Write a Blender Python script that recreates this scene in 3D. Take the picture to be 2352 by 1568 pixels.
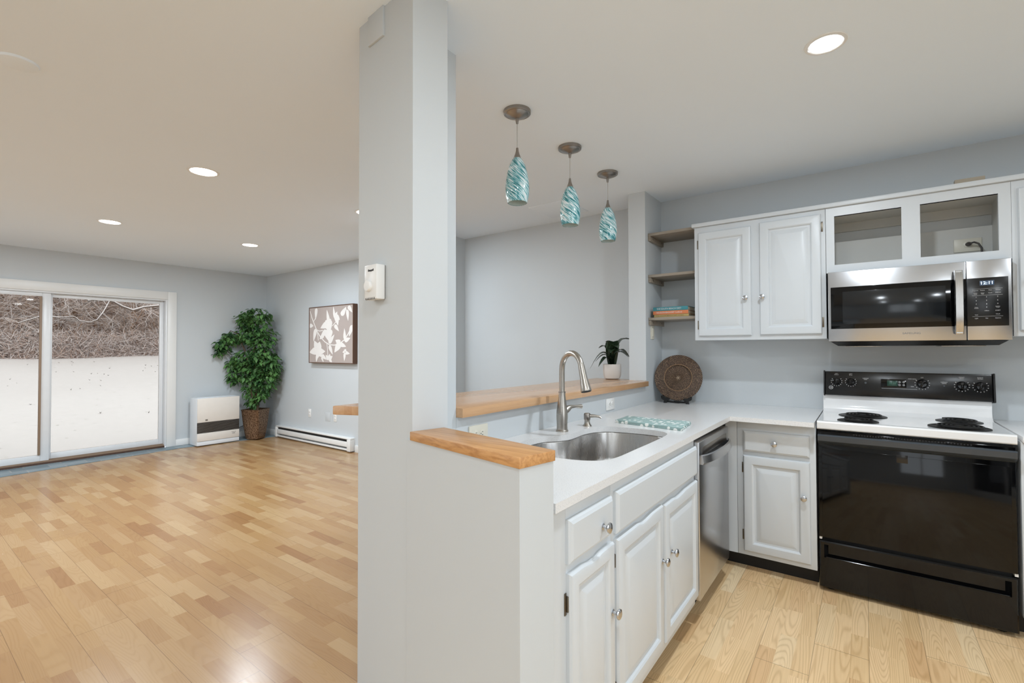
import bpy, bmesh, math, random
from math import sin, cos, pi, radians, sqrt, atan2
from mathutils import Vector, Matrix
for o in list(bpy.data.objects): bpy.data.objects.remove(o)
S = bpy.context.scene
COL = S.collection

# ------------------------------------------------------------------ camera
f_px, H = 1094.4132, 1.3082
yaw, pitch, roll = 0.6371, 0.0174, -0.0024
Fv = Vector((-sin(yaw)*cos(pitch), cos(yaw)*cos(pitch), sin(pitch)))
R0 = Vector((cos(yaw), sin(yaw), 0)); U0 = R0.cross(Fv)
Rv = R0*cos(roll) + U0*sin(roll); Uv = U0*cos(roll) - R0*sin(roll)
cd = bpy.data.cameras.new('camera'); cam = bpy.data.objects.new('camera', cd); COL.objects.link(cam)
cd.sensor_width = 36; cd.sensor_fit = 'HORIZONTAL'; cd.lens = f_px/2352*36
cd.clip_start = 0.05; cd.clip_end = 300
cam.matrix_world = Matrix(((Rv.x, Uv.x, -Fv.x, 0), (Rv.y, Uv.y, -Fv.y, 0), (Rv.z, Uv.z, -Fv.z, H), (0, 0, 0, 1)))
S.camera = cam

# ------------------------------------------------------------------ world, exposure
S.view_settings.view_transform = 'Standard'; S.view_settings.look = 'None'
S.view_settings.gamma = 1; S.view_settings.use_curve_mapping = False
S.view_settings.exposure = 0.62
S.cycles.diffuse_bounces = 8; S.cycles.max_bounces = 14; S.cycles.transparent_max_bounces = 12
W = bpy.data.worlds.new('overcast_sky'); S.world = W; W.use_nodes = True
bg = W.node_tree.nodes['Background']; bg.inputs[0].default_value = (0.87, 0.94, 1.0, 1); bg.inputs[1].default_value = 1.7
LAMP_W = 11.0          # watts per recessed downlight
LAMP_COL = (0.83, 0.92, 1.0)
WIN_W = 1.0
ZC = 2.477

# ------------------------------------------------------------------ materials
def lin(c):
    return tuple(((x/255)/12.92 if x/255 <= .04045 else ((x/255+.055)/1.055)**2.4) for x in c)+(1,)
class NT:
    def __init__(s, name):
        s.m = bpy.data.materials.new(name); s.m.use_nodes = True; s.t = s.m.node_tree
        s.b = s.t.nodes['Principled BSDF']; s.out = s.t.nodes['Material Output']
    def n(s, typ, **kw):
        x = s.t.nodes.new(typ)
        for k, v in kw.items(): setattr(x, k, v)
        return x
    def l(s, a, b): s.t.links.new(a, b)
    def set(s, node, i, v):
        if hasattr(v, 'links') or isinstance(v, bpy.types.NodeSocket): s.l(v, node.inputs[i])
        else: node.inputs[i].default_value = v
    def math(s, op, a, b=0.0, c=None):
        x = s.n('ShaderNodeMath', operation=op); s.set(x, 0, a); s.set(x, 1, b)
        if c is not None: s.set(x, 2, c)
        return x.outputs[0]
    def obj(s):
        return s.n('ShaderNodeTexCoord').outputs['Object']
    def sep(s, v):
        x = s.n('ShaderNodeSeparateXYZ'); s.l(v, x.inputs[0]); return x.outputs
    def comb(s, a, b, c=0.0):
        x = s.n('ShaderNodeCombineXYZ'); s.set(x, 0, a); s.set(x, 1, b); s.set(x, 2, c); return x.outputs[0]
    def map(s, v, scale=(1, 1, 1), rot=(0, 0, 0), loc=(0, 0, 0)):
        x = s.n('ShaderNodeMapping'); s.l(v, x.inputs[0]); x.inputs[1].default_value = loc
        x.inputs[2].default_value = rot; x.inputs[3].default_value = scale; return x.outputs[0]
    def noise(s, v, scale=5, detail=2, rough=.5, dist=0):
        x = s.n('ShaderNodeTexNoise'); s.l(v, x.inputs['Vector']); x.inputs['Scale'].default_value = scale
        x.inputs['Detail'].default_value = detail; x.inputs['Roughness'].default_value = rough
        x.inputs['Distortion'].default_value = dist; return x.outputs['Fac']
    def ramp(s, fac, stops, interp='LINEAR'):
        x = s.n('ShaderNodeValToRGB'); s.l(fac, x.inputs[0]); x.color_ramp.interpolation = interp
        e = x.color_ramp.elements
        while len(e) < len(stops): e.new(.5)
        for i, (p, c) in enumerate(stops): e[i].position = p; e[i].color = c if len(c) == 4 else tuple(c)+(1,)
        return x.outputs[0]
    def mix(s, f, a, b, mode='MIX'):
        x = s.n('ShaderNodeMix', data_type='RGBA', blend_type=mode); s.set(x, 0, f)
        s.set(x, 6, a); s.set(x, 7, b); return x.outputs[2]
    def bump(s, h, strength=.2, dist=.001):
        x = s.n('ShaderNodeBump'); x.inputs['Strength'].default_value = strength
        x.inputs['Distance'].default_value = dist; s.l(h, x.inputs['Height']); s.l(x.outputs[0], s.b.inputs['Normal'])
    def p(s, **kw):
        nm = dict(col='Base Color', rough='Roughness', metal='Metallic', coat='Coat Weight', crough='Coat Roughness',
                  spec='Specular IOR Level', ecol='Emission Color', estr='Emission Strength', ior='IOR', aniso='Anisotropic')
        for k, v in kw.items():
            i = s.b.inputs[nm[k]]
            if isinstance(v, bpy.types.NodeSocket): s.l(v, i)
            else: i.default_value = v
        return s

def paint(name, rgb, rough=.55, bump=.08, var=.015):
    t = NT(name); v = t.obj(); c = lin(rgb)
    n = t.noise(v, 1.3, 2)
    d = tuple(x*(1-var*2) for x in c[:3])+(1,)
    t.p(col=t.mix(n, d, c), rough=rough)
    t.bump(t.noise(v, 260, 2), bump, .001)
    return t.m
def plain(name, rgb, rough=.5, metal=0, **kw):
    t = NT(name); v = t.obj(); c = lin(rgb)
    n = t.noise(v, 14, 2); d = tuple(x*.94 for x in c[:3])+(1,)
    t.p(col=t.mix(n, d, c), rough=rough, metal=metal, **kw); return t.m
def brushed(name, rgb, rough=.3, scale=(2, 2, 160), b=.08):
    t = NT(name); v = t.map(t.obj(), scale)
    n = t.noise(v, 6, 3); c = lin(rgb); d = tuple(x*.86 for x in c[:3])+(1,)
    t.p(col=t.mix(n, d, c), metal=1.0)
    r = t.math('MULTIPLY_ADD', n, .12, rough-.06); t.l(r, t.b.inputs['Roughness'])
    if b > .03: t.bump(n, b, .0005)
    return t.m

M = {}
M['wall'] = paint('wall_paint_blue_grey', (197, 202, 205))
M['ceil'] = paint('ceiling_paint', (232, 242, 252), .8, .12)
M['white_trim'] = paint('trim_paint_white', (226, 226, 224), .35, .02)
M['cab'] = paint('cabinet_paint_light_grey', (204, 209, 213), .36, .03)
M['cab_in'] = paint('cabinet_interior_paint', (196, 196, 192), .5)
M['vinyl'] = plain('vinyl_white', (222, 224, 226), .3)
M['plastic_w'] = plain('plastic_white', (232, 232, 230), .3)
M['plastic_i'] = plain('plastic_ivory', (214, 210, 196), .35)
M['slot'] = plain('dark_slot', (38, 36, 35), .6)
M['brown_gasket'] = plain('brown_gasket', (140, 118, 98), .5)
M['dark_brown'] = plain('dark_brown_sill', (74, 50, 36), .5)
M['steel'] = brushed('brushed_stainless', (196, 194, 192), .26, (160, 2, 2))
M['steel_v'] = plain('brushed_stainless_appliance', (200, 201, 204), .25, 1)
M['nickel'] = brushed('brushed_nickel', (186, 180, 172), .3, (4, 4, 60))
M['pewter'] = plain('satin_pewter', (158, 152, 146), .3, 1)
M['chrome'] = plain('satin_chrome', (200, 202, 206), .22, 1)
M['hinge'] = plain('antique_hinge_metal', (120, 112, 100), .38, 1)
M['blackgloss'] = plain('black_glass_gloss', (5, 5, 6), .07, 0, ior=1.42)
M['blackpan'] = plain('black_panel', (13, 13, 14), .22)
M['blackmat'] = plain('black_matte', (17, 16, 16), .55)
M['enamel_w'] = plain('white_enamel', (232, 232, 232), .15, 0, coat=.5)
M['coil'] = plain('coil_black', (20, 19, 18), .45)
M['grey_gloss'] = plain('slate_gloss_plastic', (58, 64, 70), .25)
M['snowgnd'] = None

def wood_floor(name, along, cols, w=.065, L=.36, seam=.195, seam_off=0., grain=.5, rough=.3, gcol=.7, gscale=1.0, spec=.5):
    t = NT(name); s = t.sep(t.obj())
    a, b = (s[0], s[1]) if along == 'x' else (s[1], s[0])
    row = t.math('FLOOR', t.math('DIVIDE', t.math('SUBTRACT', b, seam_off), w))
    wn = t.n('ShaderNodeTexWhiteNoise', noise_dimensions='1D'); t.l(row, wn.inputs['W'])
    r1 = wn.outputs['Value']
    plank = t.math('FLOOR', t.math('DIVIDE', t.math('SUBTRACT', b, seam_off), seam))
    wn3 = t.n('ShaderNodeTexWhiteNoise', noise_dimensions='1D'); t.l(t.math('ADD', plank, 91.3), wn3.inputs['W'])
    Lr = t.math('MULTIPLY_ADD', r1, L*.5, L*.75)
    u = t.math('ADD', t.math('DIVIDE', a, Lr), t.math('MULTIPLY', r1, 37.7))
    ui = t.math('FLOOR', u)
    wn2 = t.n('ShaderNodeTexWhiteNoise', noise_dimensions='2D'); t.l(t.comb(row, ui), wn2.inputs['Vector'])
    idv = wn2.outputs['Value']
    base = t.ramp(idv, [(i/(len(cols)-1), lin(c)) for i, c in enumerate(cols)])
    # grain: stretched noise and cathedral bands
    sh = t.math('MULTIPLY', idv, 53.0)
    gv = t.comb(t.math('ADD', t.math('MULTIPLY', a, 5*gscale), sh), t.math('ADD', t.math('MULTIPLY', b, 120*gscale), sh), sh)
    g1 = t.noise(gv, 1.0, 4, .6)
    cv = t.comb(t.math('ADD', t.math('MULTIPLY', a, 1.5*gscale), sh), t.math('ADD', t.math('MULTIPLY', b, 19*gscale), sh), sh)
    c1 = t.noise(cv, .8, 0, .4, .0)
    bands = t.math('SINE', t.math('MULTIPLY', c1, 105.0))
    bands = t.math('POWER', t.math('MULTIPLY_ADD', bands, .5, .5), 3.0)
    g = t.math('ADD', t.math('MULTIPLY', g1, .55), t.math('MULTIPLY', bands, .45))
    dark = t.mix(1.0, base, (gcol, gcol*.86, gcol*.68, 1), 'MULTIPLY')
    colr = t.mix(t.math('MULTIPLY', g, grain), base, dark)
    # joints
    fb = t.math('FRACT', t.math('DIVIDE', t.math('SUBTRACT', b, seam_off), seam))
    e = t.math('MINIMUM', fb, t.math('SUBTRACT', 1.0, fb))
    j1 = t.math('LESS_THAN', e, .006)
    pa = t.math('FRACT', t.math('ADD', t.math('DIVIDE', a, 1.29), t.math('MULTIPLY', wn3.outputs['Value'], 7.0)))
    j2 = t.math('LESS_THAN', t.math('MINIMUM', pa, t.math('SUBTRACT', 1.0, pa)), .0012)
    j = t.math('MULTIPLY', t.math('MAXIMUM', j1, j2), .5)
    colr = t.mix(j, colr, lin((92, 66, 42)))
    t.p(col=colr, rough=t.math('MULTIPLY_ADD', g1, .1, rough-.05), spec=spec)
    t.bump(t.math('SUBTRACT', g1, t.math('MULTIPLY', j, 3)), .05, .0006)
    return t.m
M['floor_l'] = wood_floor('beech_strip_laminate', 'x', [(152, 112, 73), (174, 140, 97), (162, 125, 84), (184, 154, 114), (166, 130, 89)],
                          seam_off=.97, grain=.45, rough=.25)
M['floor_k'] = wood_floor('oak_strip_laminate', 'y', [(224, 184, 136), (247, 214, 168), (234, 199, 150), (253, 228, 188)],
                          seam_off=-.586, L=.34, grain=.78, rough=.34, gcol=.60, gscale=1.0)
def slate():
    t = NT('slate_tile'); v = t.obj(); br = t.n('ShaderNodeTexBrick'); t.l(t.map(v, (1, 1, 1), (0, 0, pi/2)), br.inputs[0])
    br.offset = .37; br.inputs['Color1'].default_value = lin((104, 124, 134)); br.inputs['Color2'].default_value = lin((140, 158, 166))
    br.inputs['Mortar'].default_value = lin((170, 172, 170)); br.inputs['Scale'].default_value = 1
    br.inputs['Mortar Size'].default_value = .006; br.inputs['Brick Width'].default_value = .31; br.inputs['Row Height'].default_value = .16
    n = t.noise(v, 9, 5, .6); t.p(col=t.mix(t.math('MULTIPLY', n, .5), br.outputs[0], lin((66, 84, 94))), rough=.35)
    t.bump(n, .3, .004); return t.m
M['slate'] = slate()
def quartz():
    t = NT('white_quartz'); v = t.obj(); n = t.noise(v, 420, 1, .5)
    t.p(col=t.ramp(n, [(.3, lin((196, 196, 198))), (.42, lin((224, 224, 224))), (1, lin((230, 230, 230)))]), rough=.2); return t.m
M['quartz'] = quartz()
def butcher(name, cols, axis='y', strip=.045, rough=.25, grain=.35, gr=(.3, .7)):
    t = NT(name); s = t.sep(t.obj()); a, b, z = (s[1], s[0], s[2]) if axis == 'y' else (s[0], s[1], s[2])
    row = t.math('FLOOR', t.math('DIVIDE', b, strip))
    wn = t.n('ShaderNodeTexWhiteNoise', noise_dimensions='1D'); t.l(row, wn.inputs['W'])
    ui = t.math('FLOOR', t.math('ADD', t.math('MULTIPLY', a, 1.7), t.math('MULTIPLY', wn.outputs[0], 9)))
    w2 = t.n('ShaderNodeTexWhiteNoise', noise_dimensions='2D'); t.l(t.comb(row, ui), w2.inputs['Vector'])
    base = t.ramp(w2.outputs['Value'], [(i/(len(cols)-1), lin(c)) for i, c in enumerate(cols)])
    g = t.noise(t.comb(t.math('MULTIPLY', a, 6), t.math('MULTIPLY', b, 90), t.math('MULTIPLY', z, 90)), 1, 4, .6, .6)
    g = t.ramp(g, [(gr[0], (0, 0, 0, 1)), (gr[1], (1, 1, 1, 1))])
    t.p(col=t.mix(t.math('MULTIPLY', g, grain), base, t.mix(1.0, base, (.55, .42, .3, 1), 'MULTIPLY')), rough=rough, coat=.25, crough=.12)
    t.bump(g, .06, .0006); return t.m
M['maple'] = butcher('maple_butcher_block', [(196, 152, 112), (208, 168, 128), (202, 160, 120)], grain=.22)
M['capwood'] = butcher('oiled_oak_cap', [(196, 146, 92), (202, 152, 98)], 'x', .3, .4, .62, (.42, .66))
M['shelfwood'] = butcher('weathered_shelf_wood', [(150, 142, 130), (160, 152, 140)], 'x', .3, .6, .6)
M['barkbrown'] = plain('ficus_bark', (84, 68, 52), .8)
def leafmat(name, a, b, rough=.45):
    t = NT(name); v = t.obj(); n = t.noise(v, 9, 2)
    t.p(col=t.ramp(n, [(.3, lin(a)), (.7, lin(b))]), rough=rough); return t.m
M['leaf'] = leafmat('ficus_leaf_green', (34, 70, 40), (104, 148, 82))
M['leaf2'] = leafmat('dark_succulent_green', (22, 36, 26), (52, 72, 48), .35)
def hammered():
    t = NT('hammered_bronze'); v = t.obj(); vo = t.n('ShaderNodeTexVoronoi'); t.l(v, vo.inputs['Vector']); vo.inputs['Scale'].default_value = 74
    d = vo.outputs['Distance']
    t.p(col=t.ramp(d, [(.1, lin((168, 140, 114))), (.75, lin((92, 70, 54)))]), rough=.34, metal=.7); t.bump(d, -.8, .006); return t.m
M['bronze'] = hammered()
def artglass():
    t = NT('teal_swirl_glass'); s = t.sep(t.obj())
    ang = t.math('ARCTAN2', s[1], s[0])
    q = t.math('ADD', t.math('MULTIPLY', ang, .057), t.math('MULTIPLY', s[2], 1.0))     # diagonal sweep
    p_ = t.math('SUBTRACT', t.math('MULTIPLY', s[2], .9), t.math('MULTIPLY', ang, .03))
    # seam-free: use 3D twisted coordinates
    tw = t.math('ADD', ang, t.math('MULTIPLY', s[2], 22.0))
    vec = t.comb(t.math('MULTIPLY', t.math('COSINE', tw), 4.2), t.math('MULTIPLY', t.math('SINE', tw), 4.2), t.math('MULTIPLY', s[2], 13))
    n = t.math('ADD', t.math('MULTIPLY', t.noise(vec, 2.3, 4, .6, .25), .62), t.math('MULTIPLY', t.noise(t.map(vec, (.34, .34, .8)), 2.3, 2, .5), .38))
    c = t.ramp(n, [(.40, lin((10, 104, 112))), (.46, lin((50, 142, 150))), (.51, lin((150, 198, 204))), (.57, lin((224, 234, 236)))])
    t.p(col=c, rough=.12, coat=1.0, crough=.03); return t.m
M['artglass'] = artglass()
M['innerglass'] = plain('white_opal_glass', (214, 228, 228), .25)
def wicker():
    t = NT('woven_rattan'); s = t.sep(t.obj())
    r = t.math('SQRT', t.math('ADD', t.math('MULTIPLY', s[0], s[0]), t.math('MULTIPLY', s[1], s[1])))
    ang = t.math('ARCTAN2', s[1], s[0])
    sw = t.math('ADD', t.math('MULTIPLY', ang, 1.0), t.math('MULTIPLY', r, 9.0))
    w1 = t.math('SINE', t.math('MULTIPLY', sw, 64.0))
    w2 = t.math('SINE', t.math('MULTIPLY', r, 1100))
    nv = t.comb(t.math('MULTIPLY', t.math('COSINE', sw), 14.0), t.math('MULTIPLY', t.math('SINE', sw), 14.0), t.math('MULTIPLY', r, 90))
    n = t.noise(nv, 1.6, 2)
    h = t.math('ADD', t.math('MULTIPLY', w1, .55), t.math('MULTIPLY', w2, .25))
    h = t.math('ADD', h, t.math('MULTIPLY', t.math('SUBTRACT', n, .5), 1.7))
    k = t.math('MULTIPLY_ADD', h, .5, .5)
    t.p(col=t.ramp(k, [(.28, lin((26, 18, 14))), (.60, lin((70, 48, 35))), (.80, lin((132, 102, 74))), (1.0, lin((214, 184, 146)))]), rough=.5)
    t.bump(k, .8, .003); return t.m
M['wicker'] = wicker()
def snow():
    t = NT('snow_cover'); v = t.obj(); n = t.noise(v, .35, 4, .6); m = t.noise(t.map(v, (1, 1, 1)), 6, 4, .7)
    t.p(col=t.ramp(m, [(.24, lin((176, 172, 168))), (.34, lin((238, 240, 242))), (1, lin((246, 247, 249)))]), rough=.8); t.bump(n, .5, .2); return t.m
M['snow'] = snow()
def snowbark(name, bark, lo=.25, hi=.7, thr=.5):
    t = NT(name); g = t.n('ShaderNodeNewGeometry'); z = t.sep(g.outputs['Normal'])[2]
    v = t.obj(); n = t.noise(v, 2.2, 3)
    k = t.math('ADD', z, t.math('MULTIPLY', t.math('SUBTRACT', n, .5), 1.2))
    f = t.ramp(k, [(lo, (0, 0, 0, 1)), (hi, (1, 1, 1, 1))])
    b2 = t.mix(t.noise(v, 1.1, 3), lin(bark), lin(tuple(int(x*.62) for x in bark)))
    t.p(col=t.mix(f, b2, lin((236, 234, 236))), rough=.85); return t.m
M['bark'] = snowbark('snowy_bark', (206, 172, 146), -.7, .1)
M['brush'] = snowbark('snowy_brush', (246, 218, 196), -1.0, -.2)
M['hillm'] = snowbark('wooded_hillside', (244, 216, 194), .5, 1.4)
def glass(name='window_glass', tint=(1, 1, 1, 1), ior=1.45):
    t = NT(name); t.t.nodes.remove(t.b)
    tr = t.n('ShaderNodeBsdfTransparent'); gl = t.n('ShaderNodeBsdfGlossy'); gl.inputs['Roughness'].default_value = .02
    fr = t.n('ShaderNodeFresnel'); fr.inputs[0].default_value = ior; tr.inputs[0].default_value = tint; mx = t.n('ShaderNodeMixShader')
    t.l(fr.outputs[0], mx.inputs[0]); t.l(tr.outputs[0], mx.inputs[1]); t.l(gl.outputs[0], mx.inputs[2]); t.l(mx.outputs[0], t.out.inputs[0]); return t.m
M['glass'] = glass(); M['glass_dim'] = glass('snow_dimming_door_glass', (.69, .655, .62, 1), 1.25)  # door pane colour darkens the snow view, so daylight can be stronger
def emit(name, rgb, st):
    t = NT(name); t.p(col=(1, 1, 1, 1), ecol=rgb+(1,), estr=st); return t.m
M['lamp'] = emit('lamp_diffuser_lit', (1.0, .93, .84), 9.0)
M['led'] = emit('blue_white_led', (.45, .72, 1.0), 1.3)
M['led_bg'] = plain('display_window', (70, 86, 108), .2)
M['led_g'] = plain('green_display', (28, 62, 52), .2)
M['ink'] = plain('grey_white_ink', (205, 205, 205), .5)
M['ink_dim'] = plain('grey_ink', (120, 120, 120), .5)
M['red_ink'] = plain('red_ink', (190, 70, 60), .5)
def towel():
    t = NT('polka_dot_cotton'); v = t.obj(); vo = t.n('ShaderNodeTexVoronoi'); t.l(t.map(v, (1, 1, 1)), vo.inputs['Vector']); vo.inputs['Scale'].default_value = 34
    vo.inputs['Randomness'].default_value = .45
    t.p(col=t.ramp(vo.outputs['Distance'], [(.34, lin((236, 238, 234))), (.38, lin((150, 174, 172)))]), rough=.9)
    t.bump(t.noise(v, 700, 2), .5, .002); return t.m
M['towel'] = towel()
M['speckle_pot'] = paint('grey_ribbed_ceramic', (206, 200, 194), .7, .5)
M['canvas'] = plain('taupe_canvas', (172, 160, 154), .8)
M['petal'] = plain('white_brushed_paint', (226, 222, 218), .8)
M['artframe'] = plain('walnut_frame', (88, 58, 38), .45)
M['book_teal'] = plain('teal_book_cloth', (56, 130, 140), .4)
M['book_orange'] = plain('orange_book_cloth', (206, 122, 76), .4)
M['book_yellow'] = plain('tan_yellow_book_cloth', (178, 154, 98), .4)
M['page'] = plain('book_pages', (198, 188, 166), .8)
M['bookdark'] = plain('dark_book_cover', (48, 50, 54), .5)
M['heater'] = plain('heater_enamel', (228, 222, 214), .35)
M['heater_s'] = plain('heater_side_enamel', (226, 230, 234), .35)
M['tanwood'] = plain('tan_wood_block', (170, 158, 140), .7)
M['cord'] = plain('grey_cord', (70, 66, 64), .5)
M['steelcable'] = plain('clear_grey_cord', (170, 168, 164), .4)

# ------------------------------------------------------------------ mesh helpers
class MB:
    def __init__(s): s.bm = bmesh.new(); s.mi = 0
    def _mark(s, before):
        for fc in s.bm.faces:
            if fc.index == -1 or fc not in before: fc.material_index = s.mi
    def box(s, x0, x1, y0, y1, z0, z1, bev=0, seg=2, mat=None):
        vs = [s.bm.verts.new((x, y, z)) for x in (x0, x1) for y in (y0, y1) for z in (z0, z1)]
        if mat is not None:
            for v in vs: v.co = mat @ v.co
        fs = []
        for q in ((0, 1, 3, 2), (4, 6, 7, 5), (0, 4, 5, 1), (2, 3, 7, 6), (0, 2, 6, 4), (1, 5, 7, 3)):
            fs.append(s.bm.faces.new([vs[i] for i in q]))
        for fc in fs: fc.material_index = s.mi
        if bev > 0:
            es = list({e for fc in fs for e in fc.edges})
            r = bmesh.ops.bevel(s.bm, geom=es, offset=bev, segments=seg, profile=.5, affect='EDGES')
            for fc in r['faces']: fc.material_index = s.mi
        return s
    def poly(s, pts, z0, z1, bev=0):
        a = [s.bm.verts.new((x, y, z0)) for x, y in pts]; b = [s.bm.verts.new((x, y, z1)) for x, y in pts]
        n = len(pts); fs = [s.bm.faces.new(a[::-1]), s.bm.faces.new(b)]
        for i in range(n): fs.append(s.bm.faces.new((a[i], a[(i+1) % n], b[(i+1) % n], b[i])))
        for fc in fs: fc.material_index = s.mi
        if bev > 0:
            es = list({e for fc in fs[:2] for e in fc.edges} | {e for fc in fs for e in fc.edges})
            bmesh.ops.bevel(s.bm, geom=es, offset=bev, segments=2, profile=.5, affect='EDGES')
        return s
    def loft(s, rings, cap0=True, cap1=True, closed=True):
        R_ = [[s.bm.verts.new(p) for p in r] for r in rings]; n = len(R_[0])
        for a, b in zip(R_[:-1], R_[1:]):
            for i in range(n if closed else n-1):
                q = [a[i], a[(i+1) % n], b[(i+1) % n], b[i]]
                try: fc = s.bm.faces.new(q); fc.material_index = s.mi
                except ValueError: pass
        if cap0: s.bm.faces.new(R_[0][::-1]).material_index = s.mi
        if cap1: s.bm.faces.new(R_[-1]).material_index = s.mi
        return s
    def lathe(s, prof, o=(0, 0, 0), axis=(0, 0, 1), n=32, cap0=True, cap1=True):
        ax = Vector(axis).normalized(); q = Vector((0, 0, 1)).rotation_difference(ax); o = Vector(o)
        rings = [[o + q @ Vector((r*cos(2*pi*i/n), r*sin(2*pi*i/n), h)) for i in range(n)] for r, h in prof]
        return s.loft(rings, cap0, cap1)
    def tube(s, pts, r, n=12, cap=True):
        pts = [Vector(p) for p in pts]; rr = r if hasattr(r, '__len__') else [r]*len(pts); rings = []
        up = None
        for i, p in enumerate(pts):
            d = (pts[min(i+1, len(pts)-1)] - pts[max(i-1, 0)]).normalized()
            if up is None:
                up = Vector((0, 0, 1)) if abs(d.z) < .9 else Vector((1, 0, 0))
            a = (up - d*up.dot(d)).normalized(); up = a; b = d.cross(a)
            rings.append([p + (a*cos(2*pi*k/n) + b*sin(2*pi*k/n))*rr[i] for k in range(n)])
        return s.loft(rings, cap, cap)
def build(name, mb, mat, parent=None, origin=None, sharp=.6):
    bm = mb.bm; o_ = Vector(origin) if origin is not None else (Vector(parent['_o']) if parent is not None and '_o' in parent else Vector((0, 0, 0)))
    bmesh.ops.recalc_face_normals(bm, faces=bm.faces[:])
    if o_.length > 0:
        for v in bm.verts: v.co -= o_
    for fc in bm.faces: fc.smooth = True
    for e in bm.edges:
        if len(e.link_faces) == 2:
            if e.calc_face_angle(0) > sharp: e.smooth = False
    me = bpy.data.meshes.new(name); bm.to_mesh(me); bm.free()
    for m in (mat if isinstance(mat, (list, tuple)) else [mat]): me.materials.append(m)
    o = bpy.data.objects.new(name, me); COL.objects.link(o)
    if parent is not None:
        o.parent = parent
        if origin is not None: o.location = o_ - Vector(parent['_o'] if '_o' in parent else (0, 0, 0))
        elif '_o' in parent:
            # parent mesh with own origin keeps its frame; children share it
            pass
        o['_o'] = tuple(o_)
    else:
        o.location = o_; o['_o'] = tuple(o_)
    return o
def tag(o, label=None, cat=None, group=None, kind=None):
    if label: o['label'] = label
    if cat: o['category'] = cat
    if group: o['group'] = group
    if kind: o['kind'] = kind
    return o
def thing(name, loc, label, cat, group=None):
    o = bpy.data.objects.new(name, None); o.empty_display_size = .05; COL.objects.link(o); o.location = loc; o['_o'] = tuple(loc)
    return tag(o, label, cat, group)
def struct(name, mb, mat, parent=None):
    o = build(name, mb, mat, parent)
    if parent is None: o['kind'] = 'structure'
    return o
def dup(root, loc, label=None, group=None):
    r = root.copy(); COL.objects.link(r); r.location = loc; r['_o'] = tuple(loc)
    if label: r['label'] = label
    if group: r['group'] = group
    for ch in list(root.children):
        c = ch.copy(); COL.objects.link(c); c.parent = r
        for g in list(ch.children):
            d = g.copy(); COL.objects.link(d); d.parent = c
    return r
B = lambda *a, **k: MB().box(*a, **k)
_fcache = {}
def text(txt, size, o, u, v, mat, parent, name='lettering', ext=.0004, align='CENTER', width=None, bold=0):
    cu = bpy.data.curves.new('t', 'FONT'); cu.body = txt; cu.size = size; cu.extrude = ext; cu.align_x = align; cu.align_y = 'CENTER'
    cu.resolution_u = 2; cu.offset = bold
    ob = bpy.data.objects.new('t', cu); COL.objects.link(ob)
    bpy.context.view_layer.update()
    dg = bpy.context.evaluated_depsgraph_get(); me = bpy.data.meshes.new_from_object(ob.evaluated_get(dg))
    bpy.data.objects.remove(ob)
    u = Vector(u).normalized(); v = Vector(v).normalized(); w = u.cross(v)
    xs = [q.co.x for q in me.vertices] or [0, 1]; sx = (width/(max(xs)-min(xs))) if width else 1
    off = Vector(o) - Vector(parent['_o'] if '_o' in parent else (0, 0, 0))
    for q in me.vertices: q.co = off + u*q.co.x*sx + v*q.co.y + w*(q.co.z+ext)
    me.materials.clear(); me.materials.append(mat)
    x = bpy.data.objects.new(name, me); COL.objects.link(x); x.parent = parent; x['_o'] = tuple(parent['_o'])
    return x

# ------------------------------------------------------------------ room shell
YB, XL, XE, YS, XB = 3.739, -7.6, 2.7, -3.6, -1.36
def wall_hole(name, axis, c0, c1, a0, a1, holes):
    """wall between a0..a1 along the other axis with rectangular holes (h0,h1,z0,z1)"""
    mb = MB(); cuts = sorted({a0, a1} | {h for q in holes for h in q[:2]})
    for p, q in zip(cuts[:-1], cuts[1:]):
        hs = [h for h in holes if h[0] <= p+1e-6 and h[1] >= q-1e-6]
        zs = [(0, ZC)]
        if hs:
            h = hs[0]; zs = [(0, h[2]), (h[3], ZC)]
        for z0, z1 in zs:
            if z1-z0 < 1e-4: continue
            if axis == 'x': mb.box(c0, c1, p, q, z0, z1)
            else: mb.box(p, q, c0, c1, z0, z1)
    bmesh.ops.remove_doubles(mb.bm, verts=mb.bm.verts[:], dist=1e-5)
    return struct(name, mb, M['wall'])
struct('floor', B(XL, XB, YS, YB, -.1, 0), M['floor_l'])
struct('floor_kitchen', B(XB, XE, YS, YB, -.1, 0), M['floor_k'])
sl = MB(); sl.poly([(XL, YS), (-7.17, YS), (-7.17, .5), (-7.30, 1.6), (-7.38, 2.5), (-7.36, 2.75), (-7.2, YB), (XL, YB)], 0.0, .006)
struct('floor_slate', sl, M['slate'])
struct('ceiling', B(XL-.15, XE+.15, YS-.15, YB+.15, ZC, ZC+.12), M['ceil'])
DY0, DY1, DZ = 0.0, 2.42, 2.01
wall_hole('wall_west', 'x', XL-.15, XL, YS, YB, [(DY0, DY1, 0.0, DZ)])
wall_hole('wall_north', 'y', YB, YB+.15, XL-.15, XE+.15, [])
wall_hole('wall_east', 'x', XE, XE+.15, YS, YB, [(-3.1, 1.3, .3, 2.25)])
wall_hole('wall_south', 'y', YS-.15, YS, XL-.15, XE+.15, [(-7.0, -4.2, .05, 2.25), (.2, 1.9, .9, 2.25)])

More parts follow.
